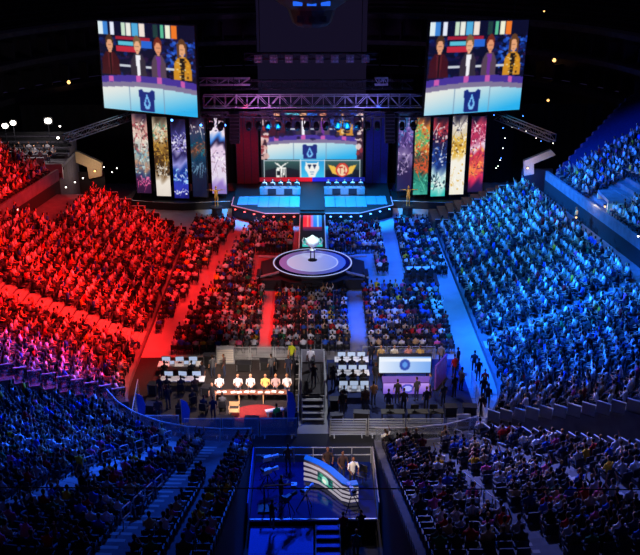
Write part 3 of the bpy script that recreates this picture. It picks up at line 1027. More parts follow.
# blue-side badge: gold wings round a red disc with T1
pm.poly([(.66, .775), (.73, .80), (.76, .93), (.70, .90)], (236, 190, 70)); pm.poly([(.94, .775), (.87, .80), (.84, .93), (.90, .90)], (236, 190, 70))
pm.ell(.80, .85, .065, .105, (214, 60, 40)); pm.ell(.80, .855, .048, .08, (240, 214, 170))
pm.text(['#####  # ', '  #   ## ', '  #    # ', '  #    # ', '  #   ###'], .762, .805, .838, .905, (190, 40, 34))
pm.blur(1)
t = empty('centre_screen', (-.02, 103.0, 5.6))
tag(t, 'wide centre video screen above the stage with team badges along its foot', 'screen')
frame_panel('led_face', led_mesh('led_face', pm, 11.6, 8.1, M['led']), 11.6, 8.1, t, b=.1)
for k in (-1, 1):
    MB().box((k * 5.0, .62, -2.3), (.3, .3, 3.75)).build('support_leg', M['dark'], t)

# portal walls beside the screen
for s, mt, cn in ((-1, 'redcloth', 'dark red'), (1, 'bluecloth', 'dark blue')):
    t = empty('portal_wall', (s * 7.35, 102.3, 1.40))
    tag(t, 'tall %s stage wing beside the centre screen' % cn, 'stage wing')
    for j in range(3):
        MB().box((s * (j - 1) * .84, 0, 4.1), (.80, .3, 8.2)).build('panel', M[mt], t)
    for j in range(4):
        MB().box((s * (j - 1.5) * .84, -.12, 4.1), (.07, .2, 8.2)).build('post', M['dark'], t)

# ---- LED banners
def banner_pic(sd, stops, blobs):
    r = random.Random(sd)
    p = Pic(170, 32, (0, 0, 0))
    v = p.v + .03 * np.sin(p.u * 5 + sd) + .02 * np.sin(p.u * 11 + p.v * 30)
    vs = [s[0] for s in stops]; cs = np.array([s[1] for s in stops], float)
    for k in range(3):
        p.a[..., k] = np.interp(v, vs, cs[:, k])
    for v0, v1, cols, cnt, ru, rv in blobs:
        for _ in range(cnt):           # folded, slanted shapes
            u, vv, c = r.uniform(-.1, 1.1), r.uniform(v0, v1), r.choice(cols)
            a, w, h = r.uniform(0, math.pi), ru * r.uniform(.3, 1.1), rv * r.uniform(.6, 1.6)
            pts = []
            for q in range(7):
                t = 2 * math.pi * q / 7 + r.uniform(-.3, .3); k = r.uniform(.5, 1.1)
                x, y = math.cos(t) * w * k, math.sin(t) * h * 5.5 * k * .5
                pts.append((u + x * math.cos(a) - y * math.sin(a), vv + (x * math.sin(a) + y * math.cos(a)) / 5.5))
            p.poly(pts, c, .8)
        for _ in range(cnt):           # long curved strokes
            u, vv, c = r.random(), r.uniform(v0, v1), r.choice(cols)
            du, dv = r.uniform(-.5, .5), r.uniform(.02, .09)
            w = r.uniform(.03, .08)
            p.poly([(u, vv - dv), (u + w, vv - dv), (u + du * .6 + w, vv), (u + du + w * .4, vv + dv), (u + du, vv + dv), (u + du * .6, vv)], c, .75)
        p.speck(0, v0, 1, v1, cols, cnt * 2, .07, .012, r, .8)
    p.blur(1)
    return p
K = (14, 10, 30)
BAN = [
    (-1, 'cream and teal', [(0, (40, 30, 50)), (.15, (200, 150, 140)), (.3, (225, 205, 190)), (.5, (140, 180, 185)), (.65, (170, 130, 110)), (.75, (50, 70, 110)), (.85, (70, 26, 70)), (1, (46, 20, 56))],
     [(.1, .45, [(236, 224, 210), (180, 80, 90), (90, 60, 60)], 18, .3, .04), (.45, .75, [(190, 220, 220), (90, 100, 120), (200, 150, 120)], 16, .3, .03), (.78, .92, [(236, 90, 150), (240, 140, 180)], 6, .3, .012)]),
    (-1, 'gold and cream', [(0, (60, 50, 40)), (.15, (220, 200, 170)), (.35, (150, 110, 50)), (.55, (70, 48, 26)), (.7, (120, 90, 56)), (.82, (236, 226, 214)), (1, (226, 214, 204))],
     [(.1, .3, [(236, 226, 200), (150, 90, 70), (90, 140, 120)], 14, .3, .03), (.3, .6, [(216, 170, 70), (60, 36, 20), (180, 130, 50)], 18, .3, .03), (.62, .74, [(240, 236, 226), (40, 30, 26)], 10, .25, .02)]),
    (-1, 'violet starburst', [(0, K), (.2, (60, 60, 130)), (.35, (190, 180, 225)), (.45, (40, 36, 90)), (.55, (150, 150, 220)), (.65, (26, 60, 150)), (.85, (50, 60, 190)), (1, (24, 24, 110))],
     [(.2, .4, [(240, 236, 250), (120, 110, 200), (30, 24, 70)], 20, .22, .03), (.62, .8, [(150, 210, 255), (20, 40, 130), (220, 236, 255)], 12, .28, .025), (.9, .95, [(240, 244, 255)], 3, .3, .015)]),
    (-1, 'dim teal', [(0, K), (.15, (60, 60, 90)), (.3, (20, 60, 90)), (.4, (90, 60, 50)), (.5, (14, 60, 90)), (.7, (24, 34, 60)), (1, (14, 18, 48))],
     [(.1, .2, [(226, 216, 220), (70, 50, 70)], 5, .25, .02), (.3, .45, [(150, 90, 70), (30, 110, 130)], 8, .3, .02), (.55, .68, [(120, 160, 190), (50, 70, 100)], 8, .2, .015)]),
    (-1, 'white and lilac', [(0, K), (.12, (220, 200, 220)), (.22, (236, 226, 236)), (.3, (60, 130, 220)), (.36, (30, 26, 60)), (.42, (226, 200, 226)), (.8, (225, 215, 235)), (.9, (150, 120, 200)), (1, (140, 120, 190))],
     [(.08, .2, [(220, 80, 90), (250, 240, 246), (60, 50, 90)], 8, .25, .03), (.45, .75, [(180, 150, 170), (250, 246, 250), (130, 110, 150)], 8, .35, .02)]),
    (1, 'dim purple', [(0, K), (.12, (40, 90, 140)), (.25, (110, 80, 160)), (.4, (70, 50, 110)), (.55, (130, 110, 160)), (.7, (50, 36, 80)), (1, (34, 26, 76))],
     [(.1, .45, [(170, 140, 210), (40, 30, 80), (60, 130, 190)], 16, .25, .03), (.5, .8, [(190, 170, 210), (36, 26, 60)], 10, .3, .02)]),
    (1, 'orange and green', [(0, (40, 30, 40)), (.15, (230, 130, 50)), (.28, (90, 170, 110)), (.4, (220, 110, 40)), (.5, (50, 80, 60)), (.65, (220, 80, 40)), (.75, (40, 120, 100)), (1, (60, 170, 150))],
     [(.1, .5, [(246, 170, 60), (70, 190, 120), (180, 50, 40), (240, 210, 160)], 20, .28, .03), (.5, .75, [(236, 90, 40), (40, 60, 50)], 12, .25, .03), (.75, 1, [(90, 200, 170), (30, 100, 90)], 8, .35, .02)]),
    (1, 'navy and teal', [(0, (30, 20, 30)), (.12, (170, 50, 60)), (.25, (60, 30, 60)), (.35, (30, 34, 80)), (.6, (24, 50, 120)), (.72, (180, 215, 220)), (.85, (190, 230, 220)), (1, (50, 190, 180))],
     [(.12, .3, [(216, 70, 70), (236, 220, 220), (20, 14, 30)], 12, .22, .04), (.35, .6, [(220, 226, 240), (26, 26, 60), (40, 80, 170)], 16, .2, .03), (.72, .9, [(20, 40, 60), (236, 246, 240)], 8, .3, .03)]),
    (1, 'gold and white', [(0, (40, 36, 50)), (.12, (226, 216, 200)), (.25, (214, 200, 170)), (.35, (200, 150, 40)), (.48, (230, 190, 90)), (.55, (244, 240, 226)), (1, (240, 236, 220))],
     [(.08, .2, [(40, 34, 60), (240, 236, 230)], 6, .2, .02), (.25, .5, [(240, 190, 50), (120, 80, 20), (250, 240, 210)], 18, .25, .025), (.6, .95, [(226, 180, 90), (250, 250, 246)], 8, .3, .012)]),
    (1, 'crimson and orange', [(0, K), (.12, (200, 60, 90)), (.3, (170, 40, 80)), (.4, (236, 220, 230)), (.5, (190, 40, 60)), (.7, (246, 130, 50)), (.82, (220, 40, 80)), (.92, (50, 18, 60)), (1, (34, 16, 56))],
     [(.1, .35, [(240, 150, 170), (250, 236, 240), (120, 20, 60)], 16, .25, .03), (.4, .8, [(250, 180, 70), (220, 50, 60), (110, 16, 50)], 16, .28, .03)]),
]
XB = [(-18.55, 1.55), (-16.35, 1.3), (-14.4, 1.05), (-12.35, 1.2), (-10.25, 1.45), (10.15, 1.75), (11.9, 1.4), (13.85, 1.2), (15.9, 1.4), (18.0, 1.6)]
for k, ((sd, nm, stops, blobs), (x, z)) in enumerate(zip(BAN, XB)):
    h = 8.4 if k == 9 else 8.8
    y = 98.0 - (.35 if k in (1, 2, 3, 6, 7, 8) else 0)
    t = empty('led_banner', (x, y, z))
    t.rotation_euler = (0, 0, RAD(-6) * (1 if x < 0 else -1))
    tag(t, 'tall narrow LED banner with %s artwork beside the stage' % nm, 'banner')
    f = frame_panel('led_face', led_mesh('led_face', banner_pic(k + 20, stops, blobs), 1.6, h, M['ledbanner']), 1.6, h, t, b=.08)
    for ch in t.children:
        ch.location.z += h / 2
    for q in (-1, 1):
        MB().box((q * .6, .3, -(z - .87) / 2), (.12, .12, z - .87)).build('support_leg', M['dark'], t)

# low black risers under the banners
for s in (-1, 1):
    mb = MB()
    pl = [(s * 8.7, 97.2), (s * 11, 96.9), (s * 14.3, 96.4), (s * 17, 96.8), (s * 20, 97.6), (s * 20, 101), (s * 8.7, 101)]
    t = empty('banner_riser', (0, 0, 0))
    tag(t, 'low black riser under the %s LED banners' % ('red-side' if s < 0 else 'blue-side'), 'riser')
    MB().prism(pl if s > 0 else pl[::-1], 0, .85).build('deck', M['dark'], t)
    e = MB()
    for a, b in zip(pl[:5], pl[1:5]):
        e.tube((a[0], a[1], .86), (b[0], b[1], .86), .035, 5)
    e.build('edge_trim', M['rail'], t)

# ---- gaming desks on stage
def stage_desk(s):
    x0 = s * 3.55
    t = empty('player_desk', (x0, 97.9, 1.43))
    tag(t, 'long %s player desk with five places on the main stage' % ('warm-lit' if s < 0 else 'blue-lit'), 'desk')
    MB().box((0, 0, .74), (4.5, .75, .06)).build('table_top', M['grey'], t)
    for j in range(5):
        MB().box((-1.8 + j * .9, -.36, .37), (.86, .04, .68)).build('front_panel', M['grey' if j % 2 == 0 else 'darkmetal'], t)
    for k in (-1, 1):
        MB().box((k * 2.2, 0, .37), (.06, .7, .68)).build('side_panel', M['grey'], t)
    for j in range(5):
        x = x0 - 1.8 + j * .9
        m = empty('monitor', (x, 97.8, 2.20))
        tag(m, 'monitor seen from behind on the %s player desk' % ('warm-lit' if s < 0 else 'blue-lit'), 'monitor', 'monitors on the %s desk' % ('warm-lit' if s < 0 else 'blue-lit'))
        MB().box((0, 0, .33), (.58, .04, .34)).build('case', M['dark'], m)
        MB().box((0, .03, .1), (.05, .05, .2)).box((0, .03, .01), (.22, .16, .02)).build('foot', M['dark'], m)
        MB().box((0, .022, .33), (.54, .01, .30)).build('panel', M['bluescreen'], m)
        person('seated player in a %s shirt behind the %s desk' % ('cream' if s < 0 else 'white', 'warm-lit' if s < 0 else 'blue-lit'), (x + .05, 98.95, 1.43), math.pi + rng.uniform(-.2, .2), 'sit_desk',
               (225, 205, 180) if s < 0 else (210, 210, 228), 1.0, 'players at the %s desk' % ('warm-lit' if s < 0 else 'blue-lit'))
        c = empty('player_chair', (x + .05, 99.05, 1.43))
        tag(c, 'black high-backed gaming chair at the %s desk' % ('warm-lit' if s < 0 else 'blue-lit'), 'chair', 'chairs at the %s desk' % ('warm-lit' if s < 0 else 'blue-lit'))
        MB().box((0, 0, .42), (.48, .46, .08)).build('seat', M['chair'], c)
        MB().box((0, .27, .78), (.46, .08, .7), 0, 0, .9).build('backrest', M['chair'], c)
        MB().tube((0, 0, .05), (0, 0, .4), .04).box((0, 0, .04), (.5, .08, .06)).box((0, 0, .04), (.08, .5, .06)).build('base', M['darkmetal'], c)
stage_desk(-1); stage_desk(1)

# ---- runway and round stage
rw = empty('runway', (0, 0, 0))
tag(rw, 'runway from the main stage to the round stage with red and blue light strip', 'runway')
MB().box((0, 86.1, .6), (2.6, 9.9, 1.18)).build('deck', M['dark'], rw)
pr = Pic(40, 24, (20, 10, 40))
pr.grad(0, 0, .45, .75, (250, 30, 40), (250, 40, 60)); pr.rect(.42, 0, .55, .75, (190, 120, 220)); pr.grad(.55, 0, 1, .75, (60, 160, 250), (30, 120, 250))
pr.rect(.2, 0, .28, .75, (255, 120, 110)); pr.rect(.75, 0, .82, .75, (160, 220, 255)); pr.grad(0, .75, 1, 1, (150, 20, 60), (30, 30, 60)); pr.blur(1)
o = link('light_strip', led_mesh('light_strip', pr, 1.9, 5.0, M['led']), rw); o.rotation_euler = (RAD(-90), 0, 0); o.location = (0, 88.5, 1.21)
pr2 = Pic(20, 20, (20, 110, 120)); pr2.ell(.5, .8, .6, .7, (60, 200, 190)); pr2.blur(2)
o = link('light_strip', led_mesh('light_strip', pr2, 1.9, 2.2, M['led']), rw); o.rotation_euler = (RAD(-90), 0, 0); o.location = (0, 82.6, 1.21)
for s in (-1, 1):
    MB().box((s * 1.27, 86.1, 1.22), (.09, 9.9, .06)).build('edge_light', M['redline' if s < 0 else 'cyanline'], rw)

rs = empty('round_stage', (0, 77.45, 0))
tag(rs, 'round stage with glowing pale floor rings at the end of the runway', 'stage')
MB().prism([(5.1 * math.cos(a), 3.95 * math.sin(a)) for a in [RAD(22.5 + 45 * k) for k in range(8)]], 0, .72).build('plinth', M['dark'], rs)
MB().lathe([(3.4, .72), (3.55, .8), (3.55, 1.16), (3.5, 1.18)], 48).build('deck', M['dark'], rs, True)
def ring(name, ra, rb, z, m, n=48):
    mb = MB()
    vs = []
    for k in range(n):
        a = 2 * math.pi * k / n
        for r, zz in ((ra, z), (rb, z), (rb, z + .02), (ra, z + .02)):
            vs.append((r * math.cos(a), r * math.sin(a), zz))
    fs = []
    for k in range(n):
        b, c = 4 * k, 4 * ((k + 1) % n)
        fs += [(b + i, b + (i + 1) % 4, c + (i + 1) % 4, c + i) for i in range(4)]
    mb.add(vs, fs)
    return mb.build(name, m, rs)
M['discglow'] = emit('lavender_floor_light', (150, 158, 225), .8, True)
M['discglow2'] = emit('blue_floor_light', (80, 105, 200), .7, True)
M['ringglow'] = emit('white_ring_light', (190, 205, 255), .75)
def across(name, stops, strength):
    """floor LEDs running from one colour to another across the disc"""
    m = emit(name, (200, 200, 230), strength, True)
    nt = m.node_tree
    tc = nt.nodes.new('ShaderNodeTexCoord'); sx = nt.nodes.new('ShaderNodeSeparateXYZ'); mr = nt.nodes.new('ShaderNodeMapRange'); rp = nt.nodes.new('ShaderNodeValToRGB')
    mr.inputs['From Min'].default_value = -3; mr.inputs['From Max'].default_value = 3
    nt.links.new(tc.outputs['Object'], sx.inputs[0]); nt.links.new(sx.outputs['X'], mr.inputs['Value']); nt.links.new(mr.outputs[0], rp.inputs['Fac'])
    els = rp.color_ramp.elements
    els[0].color = lin(stops[0]) + (1,); els[1].color = lin(stops[2]) + (1,)
    e = els.new(.45); e.color = lin(stops[1]) + (1,)
    nt.links.new(rp.outputs['Color'], nt.nodes['Principled BSDF'].inputs['Emission Color'])
    return m
M['discglow'] = across('lavender_to_blue_floor_light', ((196, 190, 226), (176, 176, 228), (84, 130, 226)), .8)
M['discglow2'] = across('mauve_to_blue_floor_light', ((120, 96, 170), (110, 100, 180), (40, 90, 210)), .7)
ring('floor_light', 0.02, 2.2, 1.19, M['discglow'])
ring('ring_light', 2.2, 2.32, 1.20, M['ringglow'])
ring('floor_light', 2.32, 3.0, 1.19, M['discglow2'])
ring('floor_band', 3.0, 3.35, 1.19, M['bluegloss'])
ring('ring_light', 3.45, 3.56, 1.20, M['ringglow'])
for sx in (-1, 1):
    for sy in (-1, 1):
        p0, p1 = Vector((sx * 2.8, sy * 1.8, 1.0)), Vector((sx * 5.0, sy * 2.7, .78))
        MB().tube(p0, p1, .12, 6).build('side_ramp', M['rail'], rs)
    MB().box((sx * 3.6, -3.35, .46), (1.7, .5, .9)).build('side_box', M['dark'], rs)
    MB().box((sx * 4.75, -1.9, .5), (.35, 1.6, 1.0)).build('side_box', M['darkmetal'], rs)
for j in range(4):
    MB().box((0, -3.6 - j * .3, .95 - j * .26 - .12), (1.9, .32, .24)).build('stair_step', M['darkmetal'], rs)

tp = empty('trophy', (0, 77.9, 1.225))
tag(tp, 'tall silver cup on thin dark legs on the round stage', 'trophy')
MB().lathe([(.42, 0), (.42, .05), (.3, .08)], 16).build('foot_plate', M['dark'], tp, True)
for k in range(4):
    a = RAD(45 + 90 * k)
    MB().tube((.26 * math.cos(a), .26 * math.sin(a), .06), (.2 * math.cos(a), .2 * math.sin(a), 1.05), .05).build('leg', M['dark'], tp)
MB().lathe([(.3, 1.0), (.3, 1.06), (.12, 1.16), (.16, 1.26), (.42, 1.42), (.62, 1.72), (.66, 1.95), (.5, 2.12), (.36, 2.16), (.2, 2.3), (.05, 2.42)], 20).build('cup', M['silver'], tp, True)
for s in (-1, 1):
    MB().path([(s * .5, 0, 1.5), (s * .82, 0, 1.6), (s * .9, 0, 1.9), (s * .78, 0, 2.15), (s * .55, 0, 2.05)], .06).build('handle', M['silver'], tp, True)
spot('trophy_key', (0, 66, 16), (0, 77.9, 3.1), 30000, (.75, 1, 1), 6, .5)

# gilded statues flanking the stage
for s in (-1, 1):
    t = empty('gilded_statue', (s * 10.25, 94.3, 0))
    tag(t, 'gilded figure with arms spread on a dark plinth at the %s edge of the stage' % ('red-lit' if s < 0 else 'blue-lit'), 'statue')
    MB().lathe([(.75, 0), (.7, .1), (.55, .2), (.55, .95), (.68, 1.05), (.68, 1.15)], 8).build('plinth', M['dark'], t)
    me = person_mesh('statue').copy()
    me.materials.clear(); me.materials.append(M['gold'])
    for p_ in me.polygons: p_.material_index = 0
    o = link('figure', me, t); o.location = (0, 0, 1.15); o.scale = (1.25,) * 3; o.rotation_euler = (0, 0, math.pi)
    spot('statue_key', (s * 9.2, 88.5, 7), (s * 10.25, 94.3, 2.2), 2200, WRM, 24, .5)

# ---- lighting rig
def truss(label, p0, p1, hgt=1.0, dep=.8, cells=None, name='lighting_truss', material='metal'):
    t = empty(name, tuple((a + b) / 2 for a, b in zip(p0, p1)))
    tag(t, label, 'truss')
    c = Vector(t.location)
    a, b = Vector(p0) - c, Vector(p1) - c
    d = (b - a).normalized()
    sd = d.cross(Vector((0, 0, 1))).normalized() * dep / 2
    up = Vector((0, 0, hgt / 2))
    for i in (-1, 1):
        for j in (-1, 1):
            MB().tube(a + sd * i + up * j, b + sd * i + up * j, .06, 6).build('chord', M[material], t)
    n = cells or max(3, int((b - a).length / 1.1))
    mb = MB()
    for k in range(n):
        q0, q1 = a.lerp(b, k / n), a.lerp(b, (k + 1) / n)
        for i in (-1, 1):
            mb.tube(q0 + sd * i + up * (1 if k % 2 else -1), q1 + sd * i + up * (-1 if k % 2 else 1), .035, 4)
            mb.tube(q0 + sd * i - up, q0 + sd * i + up, .03, 4)
        mb.tube(q0 + sd + up, q0 - sd + up, .03, 4); mb.tube(q0 + sd - up, q0 - sd - up, .03, 4)
    mb.build('lattice', M[material], t)
    return t
truss('long front lighting truss over the main stage', (-11.3, 96, 12.1), (11.4, 96, 12.1), 1.2, 1.0)
truss('lower thin truss carrying the hanging lamps', (-11.5, 95, 10.9), (11.6, 95, 10.9), .5, .5, material='darkmetal')
truss('rear lighting truss above the centre screen', (-11, 101, 12.9), (11, 101, 12.9), .9, .9, material='darkmetal')
truss('angled catwalk truss under the red-side screen', gy(66, 138, 91), gy(131, 116, 100), .7, .7, material='metal')
truss('angled catwalk truss under the blue-side screen', gy(553, 138, 91), gy(497, 116, 100), .7, .7, material='metal')
th = truss('high dark truss with a row of blinder lamps', (-6.6, 92, 17.3), (6.4, 92, 17.3), .6, .6, material='darkmetal')
for q in (-1, 1):
    MB().tube((q * 5, 0, .3), (q * 5, 0, 14), .04).build('hanging_cable', M['darkmetal'], th)
for k, x in enumerate((-10.2, 10.3)):
    truss('short upper truss section over the %s wing' % ('red' if x < 0 else 'blue'), (x - 2.2, 99, 13.6), (x + 3.6 * (1 if x < 0 else -1), 99, 13.6), .7, .7, material='metal')

lamp0 = empty('moving_head_lamp', (0, 0, 0))
tag(lamp0, 'black moving-head lamp hanging from the thin truss', 'stage light', 'moving heads on the thin truss')
MB().box((0, 0, -.1), (.5, .42, .2)).build('base', M['dark'], lamp0)
yk = MB()
for s in (-1, 1): yk.box((s * .3, 0, -.5), (.07, .2, .66))
yk.box((0, 0, -.23), (.66, .2, .06)).build('yoke', M['dark'], lamp0)
hd = MB().loft([(0, .22, -.5), (0, .1, -.62), (0, -.2, -.95), (0, -.26, -1.02)], [(.16, .16), (.24, .24), (.25, .25), (.2, .2)], 10).build('head', M['dark'], lamp0, True)
MB().loft([(0, -.262, -1.022), (0, -.275, -1.036)], [(.18, .18), (.17, .17)], 10).build('lens', M['lens'], hd)
xs = [-10.6, -9.5, -6.6, -5.6, -4.6, -3.5, -2.5, -1.5, -.55, .45, 1.45, 2.7, 3.7, 4.8, 5.8, 6.8, 9.4, 10.6]
for k, x in enumerate(xs):
    o = lamp0 if k == 0 else copy_tree(lamp0)
    o.location = (x, 95, 10.589); o.rotation_euler = (0, 0, rng.uniform(-.35, .35)); o.scale = (1.2,) * 3
for k in range(8):
    t = empty('blinder_lamp', (-5.25 + k * 1.5, 91.53, 17.1))
    tag(t, 'small square blinder lamp on the high dark truss', 'stage light', 'blinders on the high truss')
    MB().box((0, 0, 0), (.75, .2, .75)).build('case', M['grey'], t); MB().box((0, .22, -.1), (.1, .4, .1)).build('clamp', M['darkmetal'], t)
    for a in (-1, 1):
        for b in (-1, 1):
            MB().ball((a * .17, -.1, b * .17), (.13, .05, .13), 8).build('bulb', M['metal'], t)
# blue and red beams' sources on the rig wings
for x, y_, g, lab in ((172, 120, 'blueglow', 'first'), (201, 125, 'blueglow', 'second'), (225, 125, 'blueglow', 'third')):
    p = gy(x, y_, 96.6)
    t = empty('beam_lamp', p)
    tag(t, '%s small blue beam lamp over the red-side banners' % lab, 'stage light')
    MB().lathe([(.05, -.2), (.16, -.15), (.18, .05)], 10).build('housing', M['dark'], t)
    MB().ball((0, -.12, 0), (.13, .1, .13), 8).build('lens', M[g], t)
def line_array(x):
    t = empty('line_array', (x, 94.6, 11.2))
    tag(t, 'black line array of speakers hanging over the %s half of the stage' % ('red' if x < 0 else 'blue'), 'loudspeaker')
    MB().tube((0, 0, 0), (0, 0, 4), .03).build('hanging_cable', M['darkmetal'], t)
    for k in range(8):
        b = MB().box((0, -.02 * k * k, -.3 - k * .36), (1.0, .6, .33)).build('speaker_box', M['dark'], t)
        MB().box((0, -.31 - .02 * k * k, -.3 - k * .36), (.92, .02, .26)).build('grille', M['drape'], b)
line_array(-8.0); line_array(8.05)

# centre-hung scoreboard, only its foot in view
sb = empty('scoreboard', (0, 78, 0))
tag(sb, 'dark centre-hung scoreboard with faint blue lamps under its foot', 'scoreboard')
zb = gy(312, 26, 78)[2]
MB().lathe([(1.2, zb), (1.6, zb + .3), (2.0, zb + 1.4), (3.5, zb + 2.4), (3.6, zb + 5)], 12).build('shell', M['dark'], sb)
for k in range(3):
    MB().box((-.9 + k * .9, -1.75, zb + .75), (.55, .1, .5)).build('lamp_panel', M['darkmetal'], sb)
for k in range(3):
    MB().box((-1.1 + k * 1.1, -2.85, zb + 2.05), (.75, .1, .35)).build('blue_strip', M['bluestrip'], sb)
# stage washes
spot('stage_blue', (3, 93, 11.8), (3.5, 95.5, 1.4), 34000, (.008, .34, 1), 75, .5)
spot('stage_blue', (-4, 93, 11.8), (-4.2, 95.3, 1.4), 34000, (.008, .34, 1), 66, .5)
spot('desk_warm', (-3.5, 92, 11.6), (-3.5, 98.9, 2.3), 5500, (1, .5, .42), 26, .5)
spot('desk_cool', (3.5, 92, 11.6), (3.5, 98.9, 2.3), 5500, (.6, .52, 1), 26, .5)
spot('wing_red', (-7, 95.5, 11.8), (-8.2, 101, 2.4), 1500, RED, 60, .6)
spot('wing_blue', (7, 95.5, 11.8), (8.2, 101, 2.4), 2000, DBL, 60, .6)
spot('rig_purple', (-6, 84, 8), (-4, 96, 12), 2400, (.75, .25, .8), 90, .8)
spot('rig_blue', (6, 84, 8), (4, 96, 12), 2200, (.3, .25, 1), 90, .8)

# ------------------------------------------------------------------ rails, glass and barriers round the bowl
def pane_wall(name, bw, ta, tb, r, z, h, seg=1.7):
    st = tag(empty(name), kind='structure')
    n = max(1, int(abs(tb - ta) / seg))
    for i in range(n):
        a, b = (Vector(bw.at(ta + (tb - ta) * k / n, r, z)) for k in (i, i + 1))
        d = b - a; L = d.length; rz = math.atan2(d.y, d.x); c = (a + b) / 2
        MB().box((c.x, c.y, z + h / 2), (L - .12, .03, h - .1), rz).build('pane', M['glass'], st)
        MB().box((a.x, a.y, z + h / 2), (.07, .07, h + .04), rz).build('post', M['rail'], st)
        MB().box((c.x, c.y, z + h), (L, .06, .05), rz).build('top_rail', M['rail'], st)
    return st
pane_wall('wall_rail_blue', END, RT_B, TBLUE, .25, 1.02, .95)
pane_wall('wall_rail_red', END, TRED, LT_B, .25, 1.02, .95)
def flank(name, bw, t, rows, h=1.15, z0=Z0, r0=FIRST, step=2, m='grey'):
    """stepped end panels down the flank of a stand"""
    st = tag(empty(name), kind='structure')
    for i in range(0, rows, step):
        a, b = bw.at(t, r0 + i * PITCH_R), bw.at(t, r0 + (i + step) * PITCH_R)
        rz = math.atan2(b[1] - a[1], b[0] - a[0])
        z = z0 + (i + step - 1) * RISE
        MB().box(((a[0] + b[0]) / 2, (a[1] + b[1]) / 2, z + h / 2 - .2), (step * PITCH_R - .06, .04, h), rz).build('panel', M[m], st)
        MB().box(((a[0] + b[0]) / 2, (a[1] + b[1]) / 2, z + h - .18), (step * PITCH_R, .1, .05), rz).build('cap_rail', M['rail'], st)
    return st
flank('wall_flank_blue', SIDE, RT_A - .05, 13, .95, ZS, step=1)
flank('wall_flank_red', SIDE, LT_A + .06, 16, 1.25, ZS, step=1, m='glass')
flank('wall_flank_end_blue', END, RT_B + .06, 14, .9, step=1)
flank('wall_far_rail_red', SIDE, SIDE.y(86.9, -1), 12, .8, ZS, m='darkmetal')
flank('wall_far_rail_blue', SIDE, SIDE.y(88.9, 1), 12, .8, ZS, m='darkmetal')

def handrail(bw, t, r, z, label, group, length=.95, h=.92):
    a, b = Vector(bw.at(t, r - length / 2, 0)), Vector(bw.at(t, r + length / 2, 0))
    c = (a + b) / 2
    o = empty('handrail', (c.x, c.y, z))
    tag(o, label, 'handrail', group)
    d = (b - a) / 2
    lift = RISE * length / PITCH_R / 2
    lo, hi = Vector((-d.x, -d.y, -lift)), Vector((d.x, d.y, lift))
    for e in (lo, hi):
        MB().tube((e.x * .8, e.y * .8, .02), (e.x * .8, e.y * .8, h * .62), .03).build('post', M['rail'], o)
    up, dn = Vector((0, 0, h)), Vector((0, 0, h * .55))
    MB().path([lo + dn, lo + up - Vector((0, 0, .08)), lo * .86 + up, hi * .86 + up, hi + up - Vector((0, 0, .08)), hi + dn, hi * .86 + dn - Vector((0, 0, .06)), lo * .86 + dn - Vector((0, 0, .06)), lo + dn], .032).build('loop', M['rail'], o)
ORD = ['lowest', 'second', 'third', 'fourth', 'fifth', 'sixth', 'seventh', 'eighth']
for bw, t, cn in ((END, AISLES[0][2], 'blue-side'), (END, AISLES[1][2], 'red-side')):
    for k in range(6):
        i = 1 + k * 2
        handrail(bw, t, FIRST + i * PITCH_R + .35, Z0 + i * RISE + RISE * .5, '%s handrail up the %s corner stairs of the end stand' % (ORD[k], cn), '%s corner stair handrails' % cn)
for bw, t, cn in ((END, AISLES[2][2], 'blue-side'), (END, AISLES[3][2], 'red-side')):
    for k in range(4):
        i = 14 + k * 2
        handrail(bw, t, FIRST + i * PITCH_R + .35, Z0 + i * RISE + RISE * .5, '%s handrail up the %s inner stairs beside the platform' % (ORD[k], cn), '%s inner stair handrails' % cn, 1.3)
for k in range(5):
    i = 1 + k * 3
    handrail(SIDE, SIDE.y(61.9, -1), FIRST + i * PITCH_R + .8, ZS + i * RISE, '%s handrail beside the wide red aisle' % ORD[k], 'red aisle handrails', 1.9)
    if k < 4:
        handrail(SIDE, SIDE.y(62, 1), FIRST + i * PITCH_R + .8, ZS + i * RISE, '%s handrail up the aisle of the blue stand' % ORD[k], 'blue stand handrails', 1.9)

# ------------------------------------------------------------------ production furniture
def table(loc, w, d, h, label, group=None, top='grey', rz=0.0):
    t = empty('table', loc, rz)
    tag(t, label, 'table', group)
    MB().box((0, 0, h - .03), (w, d, .05)).build('table_top', M[top], t)
    for a in (-1, 1):
        for b in (-1, 1):
            MB().box((a * (w / 2 - .08), b * (d / 2 - .08), (h - .055) / 2), (.05, .05, h - .06)).build('leg', M['darkmetal'], t)
    return t
def monitor(loc, rz, label, group=None, glow='screenglow', w=.62, h=.38):
    t = empty('monitor', loc, rz)
    tag(t, label, 'monitor', group)
    MB().box((0, .02, .14 + h / 2), (w, .04, h)).build('case', M['dark'], t)
    MB().box((0, -.006, .14 + h / 2), (w - .05, .01, h - .05)).build('panel', M[glow], t)
    MB().box((0, .06, .09), (.05, .04, .17)).box((0, .05, .01), (.26, .18, .02)).build('foot', M['dark'], t)
    return t
def chair(loc, rz, label, group=None, m='chair'):
    t = empty('chair', loc, rz)
    tag(t, label, 'chair', group)
    MB().box((0, .0, .42), (.46, .44, .06)).build('seat', M[m], t)
    MB().box((0, -.26, .72), (.44, .05, .46)).build('backrest', M[m], t)
    for a in (-1, 1):
        for b in (-1, 1):
            MB().box((a * .19, b * .18, .195), (.035, .035, .39)).build('leg', M['darkmetal'], t)
    return t
